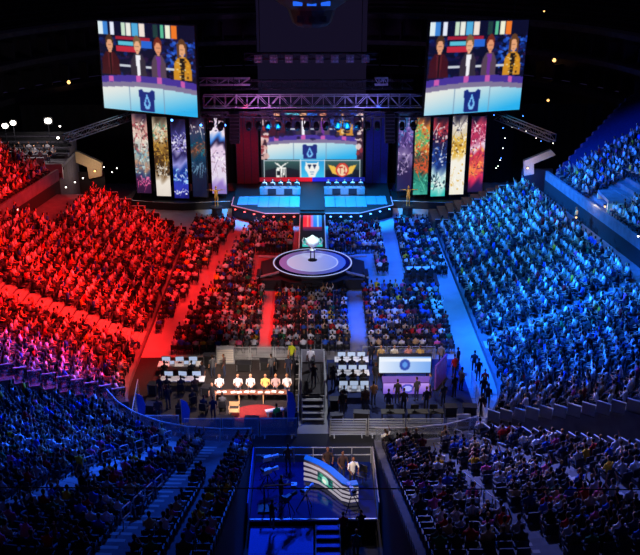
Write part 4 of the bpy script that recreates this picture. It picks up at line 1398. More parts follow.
def barrier(p, q, z, h, label, group, sheet=None, slats=8):
    a, b = Vector((p[0], p[1], 0)), Vector((q[0], q[1], 0))
    d = b - a; L = d.length - .06; rz = math.atan2(d.y, d.x)
    c = (a + b) / 2
    t = empty('crowd_barrier', (c.x, c.y, z), rz)
    tag(t, label, 'barrier', group)
    for k in (-1, 1):
        MB().box((k * (L / 2 - .03), 0, h / 2), (.06, .05, h)).build('post', M['rail'], t)
        MB().box((k * (L / 2 - .3), 0, .015), (.06, .55, .03)).build('foot', M['rail'], t)
    for zz in (h - .03, .14):
        MB().box((0, 0, zz), (L - .12, .05, .05)).build('rail', M['rail'], t)
    if sheet:
        MB().box((0, -.035, h / 2 + .04), (L - .1, .012, h - .22)).build('sheet', M[sheet], t)
    else:
        me = MB().box((0, 0, 0), (L - .12, .03, .035)).mesh('slat', M['rail'])
        for k in range(slats):
            o = link('slat', me, t); o.location = (0, 0, .14 + (h - .2) * (k + 1) / (slats + 1))
    return t
def run_of_barriers(pts, z, h, n, label, group, sheet=None):
    segs = []
    for a, b in zip(pts, pts[1:]):
        L = math.dist(a, b); k = max(1, round(L / n))
        for i in range(k):
            segs.append((tuple(a[j] + (b[j] - a[j]) * i / k for j in (0, 1)), tuple(a[j] + (b[j] - a[j]) * (i + 1) / k for j in (0, 1))))
    for p, q in segs:
        barrier(p, q, z, h, label, group, sheet)
def tv_camera(loc, rz, label, h=1.35, white=True, sc=1.0):
    t = empty('tv_camera', loc, rz); t.scale = (sc,) * 3
    tag(t, label, 'camera')
    for k in range(3):
        a = RAD(90 + 120 * k)
        MB().tube((.05 * math.cos(a), .05 * math.sin(a), h - .1), (.5 * math.cos(a), .5 * math.sin(a), .02), .025).build('tripod_leg', M['darkmetal'], t)
    MB().lathe([(.07, h - .14), (.09, h - .05), (.12, h)], 8).build('pan_head', M['dark'], t)
    b = MB().box((0, -.05, h + .14), (.2, .5, .26)).build('body', M['white' if white else 'dark'], t)
    MB().box((0, -.32, h + .32), (.22, .1, .16)).build('viewfinder', M['dark'], t)
    MB().loft([(0, .2, h + .14), (0, .45, h + .14), (0, .62, h + .14)], [(.09, .09), (.1, .1), (.12, .12)], 10).build('lens', M['white' if white else 'dark'], t, True)
    MB().tube((0, .62, h + .14), (0, .635, h + .14), .1, 10).build('lens_glass', M['lens'], t)
    MB().tube((.1, -.2, h), (.18, -.6, h - .1), .02).build('pan_bar', M['dark'], t)

# ---- production pen on the red side
DZ = 0.3
def riser(name, x0, x1, y0, y1, z, label, m='dark'):
    t = empty(name, ((x0 + x1) / 2, (y0 + y1) / 2, 0))
    tag(t, label, 'riser')
    w, d = x1 - x0, y1 - y0
    nx, ny = max(1, round(w / 2.4)), max(1, round(d / 2.4))
    for i in range(nx):
        for j in range(ny):
            MB().box((-w / 2 + (i + .5) * w / nx, -d / 2 + (j + .5) * d / ny, z - .03), (w / nx - .02, d / ny - .02, .06)).build('deck_panel', M[m], t)
    MB().box((0, 0, (z - .06) / 2), (w - .1, d - .1, z - .06)).build('skirt', M['drape'], t)
    return t
M['palewood'] = mat('pale_wood', (200, 160, 110), .6)
M['browndeck'] = mat('dark_brown_deck', (34, 25, 27), .7, noise=.2, scale=2)
M['bluedeck'] = mat('blue_deck_carpet', (26, 42, 96), .9, noise=.15, scale=4)
riser('production_riser', -11.2, -1.3, 50.6, 60.0, DZ, 'low brown riser of the production pen on the red side', 'browndeck')
riser('production_riser', 1.0, 10.65, 50.6, 60.0, DZ, 'low blue riser of the production pen on the blue side', 'bluedeck')
run_of_barriers([(-10.9, 50.4), (-8.4, 50.4)], 0, 1.35, 2.5, 'blue-lit sheeted barrier at the outer front of the red-side pen', 'sheeted barriers, outer front', 'glass')
run_of_barriers([(-8.1, 50.0), (-1.0, 50.0)], 0, 1.35, 2.4, 'blue-lit sheeted barrier along the front of the red-side pen', 'sheeted barriers, front', 'glass')
run_of_barriers([(-11.5, 50.8), (-11.9, 55.5)], 0, 1.2, 2.4, 'sheeted barrier down the outer flank of the red-side pen', 'sheeted barriers, flank', 'glass')
run_of_barriers([(-6.4, 60.3), (-1.0, 60.3)], 0, 1.2, 1.9, 'open rail barrier along the back of the red-side pen', 'open barriers, back of the red-side pen')
run_of_barriers([(-.95, 51), (-.95, 60.2)], 0, 1.2, 2.3, 'open rail barrier beside the camera tower, red side', 'open barriers by the tower, red side')
run_of_barriers([(1.0, 50.0), (8.2, 50.0)], 0, 1.25, 2.4, 'slatted steel barrier along the front of the blue-side pen', 'slatted barriers, front of the blue-side pen')
run_of_barriers([(8.4, 50.1), (10.95, 50.2), (11.0, 56.5)], 0, 1.2, 2.5, 'steel barrier round the outer corner of the blue-side pen', 'slatted barriers, corner of the blue-side pen')
run_of_barriers([(3.6, 60.3), (9.0, 60.3)], 0, 1.2, 1.8, 'open rail barrier along the back of the blue-side pen', 'open barriers, back of the blue-side pen')
t = empty('equipment_case', (-6.3, 59.6, DZ)); tag(t, 'pale upright equipment rack at the back corner of the red-side pen', 'rack')
MB().box((0, 0, .62), (1.3, .5, 1.24)).build('body', M['grey'], t)
for k in range(6): MB().box((0, -.26, .2 + k * .18), (1.15, .03, .13)).build('shelf_front', M['paleconcrete'], t)

# the lit desk with the panel of guests
tb = empty('panel_desk', (-4.1, 53.85, DZ)); tag(tb, 'long dark-topped table of the brightly lit panel in the red-side pen', 'table')
for k in range(3): MB().box((-1.7 + k * 1.7, 0, .74), (1.68, .6, .05)).build('table_top', M['wood'], tb)
for k in range(4):
    for q in (-1, 1): MB().box((-2.4 + k * 1.6, q * .24, .355), (.05, .05, .71)).build('leg', M['palewood'], tb)
guests = [(-6.3, (240, 238, 232), 'white'), (-5.05, (236, 230, 220), 'white'), (-4.2, (240, 232, 222), 'white'), (-3.2, (236, 196, 110), 'yellow'), (-2.5, (180, 150, 150), 'dusty pink'), (-1.75, (210, 206, 214), 'pale grey')]
SEATN = ['outermost', 'second', 'third', 'fourth', 'fifth', 'innermost']
for k, (x, c, cn) in enumerate(guests):
    person('%s seated panel guest in a %s top facing the platform' % (SEATN[k], cn), (x, 54.85, DZ), math.pi + rng.uniform(-.15, .15), 'sit_desk', c, 1.15)
    chair((x, 54.93, DZ), math.pi, 'black chair under the %s panel guest' % SEATN[k])
for k, x in enumerate((-6.3, -5.9, -5.3, -4.9, -4.4, -4.0, -3.5, -3.0, -2.6, -2.1)):
    o = MB().box((0, 0, .01), (.32, .24, .02), rng.uniform(-.4, .4)).build('paper_sheet', M['paper'])
    o.location = (x, 53.85 + rng.uniform(-.1, .1), DZ + .767)
    tag(o, 'white paper sheet lying on the panel desk', 'paper', 'papers on the panel desk')
mb = MB().prism([(1.7 * math.cos(a), 1.25 * math.sin(a)) for a in [2 * math.pi * k / 24 for k in range(24)]], 0, .03)
o = mb.build('round_rug', M['redrug']); o.location = (-3.6, 52.2, DZ + .002); tag(o, 'round dark red rug in front of the panel desk', 'rug')
t = empty('director_chair', (-5.1, 51.9, DZ)); tag(t, 'pale folding wooden chair in front of the panel desk', 'chair')
for s in (-1, 1):
    MB().tube((s * .32, -.25, .02), (s * .32, .25, .46), .025).build('leg', M['palewood'], t); MB().tube((s * .32, .25, .02), (s * .32, -.25, .46), .025).build('leg', M['palewood'], t)
    MB().box((s * .32, 0, .68), (.05, .5, .04)).build('armrest', M['palewood'], t)
MB().box((0, 0, .47), (.62, .46, .04)).build('seat', M['palewood'], t); MB().box((0, .24, .85), (.62, .04, .3)).build('backrest', M['palewood'], t)
t = empty('low_bench', (-2.5, 52.1, DZ)); tag(t, 'low white bench on the edge of the red rug', 'bench')
MB().box((0, 0, .4), (1.2, .36, .06), .3).build('seat', M['white'], t)
for s in (-1, 1): MB().box((s * .45, s * .14, .185), (.06, .3, .37), .3).build('leg', M['white'], t)

crewc = [(30, 30, 36), (44, 44, 54), (26, 30, 50), (60, 40, 40), (70, 70, 76)]
for k, (x, y, pose, rz) in enumerate([(-7.9, 53.2, 'sit', .4), (-7.1, 52.3, 'sit', -.2), (-6.4, 51.5, 'stand', .2), (-8.6, 51.7, 'sit', .1), (-5.9, 52.6, 'sit', 0), (-9.5, 53.0, 'stand', .6), (-7.6, 56.3, 'stand', 2.6), (-1.7, 57.2, 'stand', 2.8)]):
    person('%s crew member in dark clothes in the red-side pen' % ('standing' if pose == 'stand' else 'seated'), (x, y, DZ), rz, pose, crewc[k % 5], 1.0, 'crew in the red-side pen')
    if pose == 'sit': chair((x, y - .06, DZ), rz, 'black folding chair under crew in the red-side pen', 'crew chairs in the red-side pen')
person('crew member in a bright green shirt seated in the red-side pen', (-2.3, 51.15, DZ), .5, 'sit', (60, 190, 60)); chair((-2.27, 51.1, DZ), .5, 'black chair under the crew member in green')
person('crew member in a salmon shirt seated beside the one in green', (-1.6, 51.3, DZ), .2, 'sit', (220, 130, 110)); chair((-1.59, 51.25, DZ), .2, 'black chair under the crew member in salmon')
person('crew member in a yellow vest behind the rail of the red-side pen', (-1.5, 59.3, DZ), 2.9, 'stand', (200, 210, 40))
for k, (x, y, n) in enumerate(((-9.4, 58.0, 3), (-8.9, 55.8, 3))):
    lab = ('rear', 'front')[k]
    table((x, y, DZ), 3.0, .8, .74, '%s production table with bright monitors in the red-side pen' % lab, top='white')
    for j in range(n):
        monitor((x - .95 + j * .95, y + .1, DZ + .745), rng.uniform(-.2, .2), 'bright monitor on the %s table of the red-side pen' % lab, 'monitors, %s table, red-side pen' % lab)
        if j != 1 or k:
            person('seated operator at the %s monitor table of the red-side pen' % lab, (x - .95 + j * .95, y - .85, DZ), rng.uniform(-.2, .2), 'sit_desk', crewc[(j + k) % 5], 1.0, 'operators, %s table, red-side pen' % lab)
            chair((x - .95 + j * .95, y - .93, DZ), 0, 'black chair at the %s monitor table of the red-side pen' % lab, 'chairs, %s table, red-side pen' % lab)
def flag(x, y, z, h, label, rz=0.0):
    t = empty('feather_flag', (x, y, z), rz); tag(t, label, 'flag')
    MB().tube((0, 0, 0), (0, 0, h), .025).build('pole', M['rail'], t)
    MB().box((0, 0, .03), (.5, .5, .05)).build('base', M['dark'], t)
    out = [(.03, 0, .3), (.42, 0, .35), (.55, 0, h * .6), (.38, 0, h * .9), (.03, 0, h)]
    MB().extrude(out, (0, .02, 0)).build('cloth', M['bluecarpet'], t)
flag(-11.2, 51.3, DZ, 2.1, 'blue feather flag at the outer corner of the red-side pen')
flag(-8.3, 50.7, DZ, 2.0, 'blue feather flag in the middle of the red-side pen front')
flag(-1.62, 50.75, DZ, 2.6, 'tall blue feather flag beside the camera tower')

# ---- camera tower between the pens
tw = empty('camera_tower', (0, 55.5, 0)); tag(tw, 'narrow scaffold camera tower between the two pens', 'tower')
for sx in (-1, 1):
    for y in (-2.3, 0, 2.3):
        MB().tube((sx * .78, y, 0), (sx * .78, y, 2.25), .035).build('post', M['rail'], tw)
    for z in (1.75, 2.22):
        MB().tube((sx * .78, -2.3, z), (sx * .78, 2.3, z), .03).build('rail', M['rail'], tw)
for j in range(3): MB().box((0, -1.53 + j * 1.53, 1.2), (1.5, 1.5, .08)).build('deck_panel', M['browndeck'], tw)
MB().box((0, 2.3, 1.75), (1.5, .06, .95)).build('back_panel', M['grey'], tw)
for j in range(4): MB().box((0, -2.6 - j * .38, .98 - j * .25), (1.4, .36, .06)).build('stair_step', M['paleconcrete'], tw)
for s in (-1, 1): MB().tube((s * .7, -2.4, 1.0), (s * .7, -4.0, .03), .05).build('stringer', M['rail'], tw)
MB().box((0, -2.36, .6), (1.4, .05, 1.0)).build('front_panel', M['darkmetal'], tw)
tv_camera((0, 55.0, 1.245), 0, 'orange-legged broadcast camera on the scaffold tower', 1.3, False)
person('camera operator in a dark top on the scaffold tower', (0.05, 54.2, 1.245), 0, 'stand_camera', (40, 34, 36))
person('assistant in a white top behind the tower camera', (-.15, 56.6, 1.245), math.pi, 'stand', (215, 215, 215))

# ---- blue-side pen
for k, (y, w) in enumerate(((58.6, 2.4), (56.6, 2.3), (54.3, 2.0))):
    lab = ('rear', 'middle', 'front')[k]
    table((2.75, y, DZ), w, .8, .74, '%s table of the monitor desks in the blue-side pen' % lab, top='white')
    n = 3
    for j in range(n):
        x = 2.75 - .7 + j * .7
        monitor((x, y + .12, DZ + .745), 0, 'bright monitor on the %s table of the blue-side pen' % lab, 'monitors, %s table, blue-side pen' % lab, w=.6)
        if not (k == 2 and j == 1):
            person('seated operator at the %s monitor table of the blue-side pen' % lab, (x, y - .85, DZ), rng.uniform(-.3, .3), 'sit_desk', crewc[(j * 2 + k) % 5], 1.0, 'operators, %s table, blue-side pen' % lab)
            chair((x, y - .93, DZ), 0, 'black chair at the %s monitor table of the blue-side pen' % lab, 'chairs, %s table, blue-side pen' % lab)
t = empty('host_screen', (6.4, 57.0, DZ)); tag(t, 'wide white and blue screen wall behind the purple host desk', 'screen')
ps = Pic(20, 60, (205, 222, 246)); ps.grad(0, 0, 1, 1, (226, 236, 250), (120, 170, 240), False); ps.rect(0, .1, 1, .3, (235, 242, 252)); ps.ell(.5, .5, .1, .35, (40, 70, 170)); ps.ell(.5, .5, .05, .2, (90, 150, 230)); ps.blur(1)
f = frame_panel('led_face', led_mesh('led_face', ps, 3.6, 1.25, M['led']), 3.6, 1.25, t, b=.06)
for ch in t.children: ch.location.z = 1.1
for s in (-1, 1): MB().box((s * 1.6, .28, .3), (.1, .1, .6)).build('support_leg', M['dark'], t)
t = empty('host_desk', (6.4, 55.2, DZ)); tag(t, 'purple host desk with a round blue badge in the blue-side pen', 'desk')
MB().box((0, 0, .9), (3.4, .9, .06)).build('table_top', M['purple'], t)
pp = Pic(20, 50, (150, 110, 220)); pp.grad(0, 0, 1, 1, (190, 150, 240), (110, 80, 200)); pp.ell(.5, .5, .13, .42, (70, 70, 200)); pp.ell(.5, .5, .08, .26, (170, 170, 250)); pp.rect(.28, 0, .3, 1, (60, 40, 120)); pp.rect(.7, 0, .72, 1, (60, 40, 120))
o = link('lit_front', led_mesh('lit_front', pp, 3.3, .82, M['led']), t); o.location = (0, -.42, .45)
MB().box((0, .02, .44), (3.3, .8, .84)).build('body', M['purple'], t)
t = empty('side_panel_stand', (8.8, 56.2, DZ), -.5); tag(t, 'tall purple lit panel at the outer end of the host set', 'panel')
for j in range(3): MB().box((0, -.7 + j * .7, .95), (.1, .66, 1.9)).build('panel', M['purple'], t)
MB().box((0, 0, .03), (.4, 2.1, .06)).build('base', M['dark'], t)
for k, (x, c, cn) in enumerate(((4.85, (200, 170, 120), 'beige'), (5.8, (226, 222, 210), 'cream'), (6.8, (220, 150, 140), 'pink'), (7.65, (214, 180, 110), 'sand'))):
    person('guest in a %s top standing behind the white screen wall' % cn, (x, 58.7, DZ), math.pi + rng.uniform(-.2, .2), 'stand', c, 1.0)
for k, (x, y, rz, cn, c) in enumerate(((5.6, 53.6, 0, 'black', (22, 22, 26)), (6.9, 53.9, .5, 'charcoal', (50, 50, 56)), (4.9, 52.3, -.2, 'navy', (30, 36, 66)), (4.0, 53.4, .3, 'tan', (150, 110, 80)), (7.9, 54.4, 1.2, 'blue', (50, 70, 160)))):
    person('stage hand in a %s top standing before the host desk' % cn, (x, y, DZ), rz, 'stand', c)
for k, (x, w) in enumerate(((5.1, 1.5), (6.7, 1.3), (7.9, .9))):
    lab = ('wide', 'middle', 'narrow')[k]
    table((x, 51.3, DZ), w, .6, .74, '%s equipment table inside the front barrier of the blue-side pen' % lab, top='dark')
    monitor((x - .2, 51.35, DZ + .745), math.pi, 'dark-backed monitor on the %s equipment table' % lab, None, 'bluescreen', .5, .32)
for k, (x, y) in enumerate(((9.5, 54.4), (10.1, 55.3), (9.9, 57.2), (10.3, 58.3), (9.2, 59.0))):
    cn, c = (('dark', (36, 34, 40)), ('tan', (170, 120, 90)), ('red', (190, 36, 40)), ('black', (26, 24, 28)), ('grey', (120, 110, 110)))[k]
    person('person in a %s top standing at the outer end of the blue-side pen' % cn, (x, y, DZ), rng.uniform(-1, 1), 'stand', c)
t = empty('sign_board', (9.35, 49.6, 0), .0); tag(t, 'white printed notice board standing outside the blue-side pen', 'sign')
MB().box((0, 0, .95), (.85, .06, 1.7)).build('board', M['white'], t)
for s in (-1, 1): MB().box((s * .3, 0, .05), (.06, .5, .1)).build('foot', M['darkmetal'], t)
for k, (z, h) in enumerate(((1.45, .22), (1.1, .3), (.62, .34), (.3, .12))):
    MB().box((0, -.034, z), (.66, .008, h)).build('print_block', M['beige' if k % 2 else 'grey'], t)

# ---- people standing in the passage by the tunnel
for k, (x, y, c, cn) in enumerate(((11.5, 54.6, (30, 28, 34), 'black'), (11.75, 55.6, (190, 34, 40), 'red'), (11.6, 53.5, (26, 28, 44), 'navy'), (11.0, 52.2, (60, 30, 30), 'dark brown'), (11.6, 57.2, (24, 24, 26), 'dark grey'), (11.5, 58.4, (50, 50, 58), 'charcoal'))):
    person('person in a %s top standing in the blue passage by the tunnel' % cn, (x, y, 0), rng.uniform(-.6, .6), 'stand', c)

# ---- commentary platform in the gap of the end stand
PZ = 1.0
PX = 3.35
t = empty('commentary_platform', (0, 0, 0)); tag(t, 'raised platform with a glossy blue floor in the gap of the end stand', 'platform')
for i in range(4):
    for j in range(3):
        w, d = 2 * PX / 4, 5.5 / 3
        MB().box((-PX + (i + .5) * w, 40.1 + (j + .5) * d, PZ - .04), (w - .015, d - .015, .08)).build('deck_panel', M['bluegloss'], t)
MB().box((0, 42.85, .46), (2 * PX - .1, 5.4, .92)).build('skirt', M['drape'], t)
for z in (.55, 1.05):
    MB().tube((-PX, 45.5, PZ + z), (PX, 45.5, PZ + z), .035).build('back_rail', M['rail'], t)
for k in range(7):
    MB().tube((-PX + k * PX / 3, 45.5, PZ), (-PX + k * PX / 3, 45.5, PZ + 1.05), .03).build('rail_post', M['rail'], t)
MB().box((0, 40.15, PZ + .03), (2 * PX, .1, .1)).build('front_kerb', M['rail'], t)
for s, m in ((-1, 'bluecarpet'), (1, 'paleconcrete')):  # first flank's blue light is put into its panel colour
    for j in range(4):
        MB().box((s * (PX + .08), 40.8 + j * 1.35, PZ + .55), (.06, 1.3, 1.1)).build('side_panel', M[m], t)
riser('lower_deck', -3.3, .0, 31.0, 40.0, .75, 'blue carpeted lower deck in front of the commentary platform', 'bluecarpet')
st = empty('platform_stairs', (.75, 39.95, 0)); tag(st, 'short stairs up to the front of the commentary platform', 'stairs')
for j in range(4): MB().box((0, -.2 - j * .45, .82 - j * .2), (1.2, .42, .07)).build('stair_step', M['bluecarpet'], st)
for s in (-1, 1): MB().tube((s * .62, 0, .85), (s * .62, -1.9, .04), .05).build('stringer', M['rail'], st)

# curved desk
edge = [gz(x, y, PZ)[:2] for x, y in ((304, 481), (311, 482), (319, 484.5), (327, 489), (335, 495.5), (342, 501), (349, 503), (358, 502))]
dk = empty('commentary_desk', (0, 0, PZ)); tag(dk, 'wavy white commentary desk with a glowing blue top on the platform', 'desk')
back = []
for i, (x, y) in enumerate(edge):
    a, b = edge[max(0, i - 1)], edge[min(len(edge) - 1, i + 1)]
    dx, dy = b[0] - a[0], b[1] - a[1]; l = math.hypot(dx, dy)
    back.append((x - dy / l * .42, y + dx / l * .42))
hs = [1.42, 1.3, 1.22, 1.18, 1.14, 1.1, 1.08, 1.08]
def desk_band(name, z0, z1, off, m):
    mb = MB()
    for i in range(len(edge) - 1):
        vs = []
        for k in (i, i + 1):
            nx, ny = back[k][0] - edge[k][0], back[k][1] - edge[k][1]
            x, y = edge[k][0] - nx / .42 * off, edge[k][1] - ny / .42 * off
            for z in (z0, z1): vs.append((x, y, z * hs[k]))
            for z in (z1, z0): vs.append((x + nx * .2, y + ny * .2, z * hs[k]))
        mb.add(vs, [(0, 1, 5, 4), (1, 2, 6, 5), (2, 3, 7, 6), (3, 0, 4, 7), (0, 3, 2, 1), (4, 5, 6, 7)])
    mb.build(name, m, dk)
M['deskglow'] = emit('white_desk_light', (226, 216, 232), .5)
M['deskgrey'] = mat('mauve_desk_panel', (120, 104, 122), .5)
for k in range(4):
    desk_band('lit_band', .06 + k * .24, .17 + k * .24, .05, M['deskglow'])
    desk_band('grey_band', .17 + k * .24, .30 + k * .24 - .001, .0, M['deskgrey'])
top = MB()
for i in range(len(edge) - 1):
    vs = [(*edge[i], hs[i]), (*edge[i + 1], hs[i + 1]), (*back[i + 1], hs[i + 1]), (*back[i], hs[i])]
    top.add([v for v in vs] + [(v[0], v[1], v[2] + .06) for v in vs], [(3, 2, 1, 0), (4, 5, 6, 7), (0, 1, 5, 4), (1, 2, 6, 5), (2, 3, 7, 6), (3, 0, 4, 7)])
M['desktop'] = emit('blue_desktop_light', (14, 96, 205), .7)
top.build('table_top', M['desktop'], dk)
# teal badge panel let into the front
pb = Pic(20, 28, (14, 60, 66)); pb.speck(0, 0, 1, 1, [(30, 140, 120), (16, 40, 70), (60, 170, 130)], 20, .15, .15, random.Random(2)); pb.ell(.5, .5, .22, .4, (150, 220, 200)); pb.ell(.45, .6, .14, .2, (236, 240, 225)); pb.blur(1)
(x0, y0), (x1, y1) = edge[2], edge[4]
o = link('badge_panel', led_mesh('badge_panel', pb, math.dist(edge[2], edge[4]) * .95, .62, M['led']), dk)
rzb = math.atan2(y1 - y0, x1 - x0)
o.location = ((x0 + x1) / 2 + math.sin(rzb) * .14, (y0 + y1) / 2 - math.cos(rzb) * .14, .66); o.rotation_euler = (0, 0, rzb)

for px_, py_, c, lab, pose in ((327, 449, (60, 44, 40), 'commentator in a brown jacket standing at the tall end of the wavy desk', 'stand_lean'), (342, 453, (70, 50, 46), 'commentator in a dark jacket standing at the middle of the wavy desk', 'stand_lean'), (352.5, 459, (232, 230, 226), 'commentator in a white shirt at the low end of the wavy desk', 'stand_lean')):
    x, y, _ = gz(px_, py_, PZ + 1.78)
    person(lab, (x, y, PZ + .004), math.pi + .25, pose, c, 1.12)
chair((2.7, 43.6, PZ + .004), 2.6, 'blue-black chair behind the low end of the wavy desk')
for px_, py_, rz, lab, wh in ((268, 472, -1.1, 'white broadcast camera at the back of the commentary platform', True), (268, 485, -1.0, 'white broadcast camera in the middle of the commentary platform', True), (306, 505, -.6, 'white broadcast camera before the wavy desk', True), (352, 505, .3, 'white broadcast camera at the front kerb of the platform', True), (288, 512, -.7, 'dark broadcast camera on tall legs on the platform', False)):
    x, y, _ = gz(px_, py_, PZ + .4)
    tv_camera((x, y, PZ + .004), rz, lab, 1.1, wh, 1.05)
for px_, py_, rz, lab, c in ((281, 490, -1.0, 'camera operator in black at the outer side of the platform', (24, 22, 26)), (288, 458, .2, 'crew member in brown standing at the back rail of the platform', (110, 80, 60)), (272, 515, -.7, 'camera operator in dark brown near the front kerb', (60, 40, 34)), (361, 525, .2, 'camera operator in a black jacket below the platform kerb', (22, 22, 28)), (343, 527, .1, 'person in a red hooded top beside the platform stairs', (120, 22, 26)), (356, 545, -.2, 'person in a teal top below the platform', (30, 90, 110))):
    z = PZ + .004 if py_ < 522 else 0.015
    x, y, _ = gz(px_, py_, z + .85)
    person(lab, (x, y, z), rz, 'stand_camera' if 'operator' in lab else 'stand', c)
# boom arm
p0, p1 = gz(264, 486, PZ + 1.5), gz(294, 485, PZ + 1.5)
t = empty('camera_boom', (p0[0], p0[1], 0)); tag(t, 'orange camera boom arm across the platform', 'camera boom')
d = Vector(p1) - Vector(p0)
MB().tube((0, 0, PZ + 1.5), (d.x, d.y, PZ + 1.55), .06).build('arm', M['orange'], t)
MB().tube((0, 0, PZ + .01), (0, 0, PZ + 1.5), .05).build('column', M['dark'], t); MB().box((0, 0, PZ + .056), (.7, .7, .1)).build('base', M['dark'], t)
MB().box((d.x, d.y, PZ + 1.45), (.3, .3, .25)).build('camera_head', M['white'], t)

# technical riser among the floor seats on the blue side
riser('tech_riser', 8.1, 11.0, 73.4, 76.3, .6, 'small black technical riser among the floor seats on the blue side')
table((9.5, 75.6, .6), 2.4, .7, .74, 'white-topped table on the small technical riser', top='white')
for j in range(3):
    person('seated technician on the small technical riser', (8.8 + j * .75, 74.7, .6), rng.uniform(-.2, .2), 'sit_desk', crewc[j], 1.0, 'technicians on the riser')
    chair((8.8 + j * .75, 74.62, .6), 0, 'black chair on the small technical riser', 'chairs on the technical riser')

# thin cable strung across in front of the stands
c0, c1 = gy(-120, 487, 20), gy(760, 490, 20)
mb = MB(); pts = [tuple(a + (b - a) * k / 16 for a, b in zip(c0, c1)) for k in range(17)]
mb.path(pts, .018, 5)
for q in (c0, c1):
    mb.ball(q, (.08, .08, .08), 8)
tag(mb.build('steel_cable', M['dark']), 'thin dark cable strung straight across above the end stand', 'cable')

# flight cases, laptops and more crew among the pens
def flight_case(x, y, z, w, d, h, label, group, rz=0.0):
    t = empty('flight_case', (x, y, z), rz); tag(t, label, 'case', group)
    MB().box((0, 0, h / 2 + .06), (w, d, h)).build('body', M['dark'], t)
    MB().box((0, 0, h + .09), (w + .02, d + .02, .06)).build('lid', M['darkmetal'], t)
    for a in (-1, 1):
        for b in (-1, 1):
            MB().box((a * (w / 2 - .02), b * (d / 2 - .02), h / 2 + .06), (.06, .06, h)).build('corner_edge', M['metal'], t)
            MB().ball((a * (w / 2 - .1), b * (d / 2 - .1), .03), .03, 6).build('caster', M['dark'], t)
for k, (x, y, w, d, h) in enumerate(((-10.8, 55.0, .6, .6, .7), (-10.4, 52.6, 1.0, .6, .5), (-7.4, 58.9, .8, .6, .9), (-7.2, 54.9, .6, .6, .5), (-9.3, 51.0, .6, .5, .5), (-5.6, 50.9, 1.1, .5, .45), (-3.9, 50.9, .9, .5, .45), (-3.2, 58.6, 1.2, .6, .6), (-4.9, 58.4, 1.0, .6, .5))):
    flight_case(x, y, DZ + .004, w, d, h, 'black flight case with metal edges on the red-side pen riser', 'flight cases, red-side pen', rng.uniform(-.2, .2))
for k, (x, y, w, d, h) in enumerate(((4.6, 57.7, .7, .6, .9), (1.4, 53.0, .6, .6, .6), (1.5, 51.2, .8, .5, .5), (3.1, 51.3, 1.0, .5, .6), (8.9, 52.0, .8, .6, .6), (10.2, 52.2, .9, .6, .5), (1.35, 57.4, .5, .6, .8))):
    flight_case(x, y, DZ + .004, w, d, h, 'black flight case with metal edges on the blue-side pen riser', 'flight cases, blue-side pen', rng.uniform(-.2, .2))
for k, (x, y, pose, rz) in enumerate([(-10.2, 54.3, 'stand', -.4), (-9.9, 51.4, 'stand', .3), (-7.0, 57.3, 'stand', .4), (-6.6, 53.3, 'stand', 2.9), (-4.6, 51.0, 'stand', .1), (-3.1, 51.1, 'stand', -.3), (-6.2, 57.4, 'stand', 1.4), (-2.9, 57.4, 'stand', .5)]):
    if k not in (4, 5):
        person('standing crew member in dark clothes in the red-side pen', (x, y, DZ), rz, pose, crewc[(k + 2) % 5], 1.0, 'crew in the red-side pen')
for k, (x, y, rz) in enumerate([(1.9, 52.2, .2), (4.3, 56.0, -.6), (4.2, 59.2, .4), (3.4, 52.6, .1), (8.6, 53.2, .5), (5.9, 52.4, -.1), (1.4, 55.6, .3), (7.4, 52.6, .2)]):
    person('standing crew member in dark clothes in the blue-side pen', (x, y, DZ), rz, 'stand', crewc[k % 5], 1.0, 'crew in the blue-side pen')
def laptop(x, y, z, label, group):
    t = empty('laptop', (x, y, z), rng.uniform(-.3, .3)); tag(t, label, 'laptop', group)
    MB().box((0, -.02, .012), (.36, .25, .02)).build('keyboard', M['grey'], t)
    MB().extrude([(-.18, .11, .02), (.18, .11, .02), (.18, .19, .25), (-.18, .19, .25)], (0, .012, 0)).build('lid', M['grey'], t)
    MB().extrude([(-.165, .105, .03), (.165, .105, .03), (.165, .182, .24), (-.165, .182, .24)], (0, .004, 0)).build('display', M['screenglow'], t)
for x in (-9.9, -8.9, -8.4):
    laptop(x, 57.78, DZ + .742, 'open laptop on the rear table of the red-side pen', 'laptops, red-side pen')
for x in (2.1, 2.75, 3.35):
    laptop(x, 54.08, DZ + .742, 'open laptop on the front table of the blue-side pen', 'laptops, blue-side pen')

# pen and platform lamps
spot('panel_key', (-4.3, 48, 9), (-4.3, 54.8, 1.2), 13000, WRM, 40, .5)
spot('pen_warm', (-6, 57, 12), (-8, 55.5, .5), 3600, WRM, 60, .7)
spot('host_key', (6, 47, 9), (6.2, 57.5, 1.2), 4800, WRM, 36, .5)
spot('pen_cool', (3, 60, 12), (3.5, 55.5, .5), 3600, (.8, .85, 1), 60, .7)
spot('desk_key', (-1.0, 36, 9), (1.9, 44.6, 2.3), 5200, WRM, 24, .5)
spot('platform_blue', (-2, 48, 10), (-1.2, 40, 1), 5200, DBL, 60, .6)
spot('pen_front_blue', (-5, 44, 14), (-6, 50, .8), 5000, DBL, 46, .6)
spot('barrier_warm', (6, 44, 12), (5, 50, .8), 600, WRM, 40, .6)

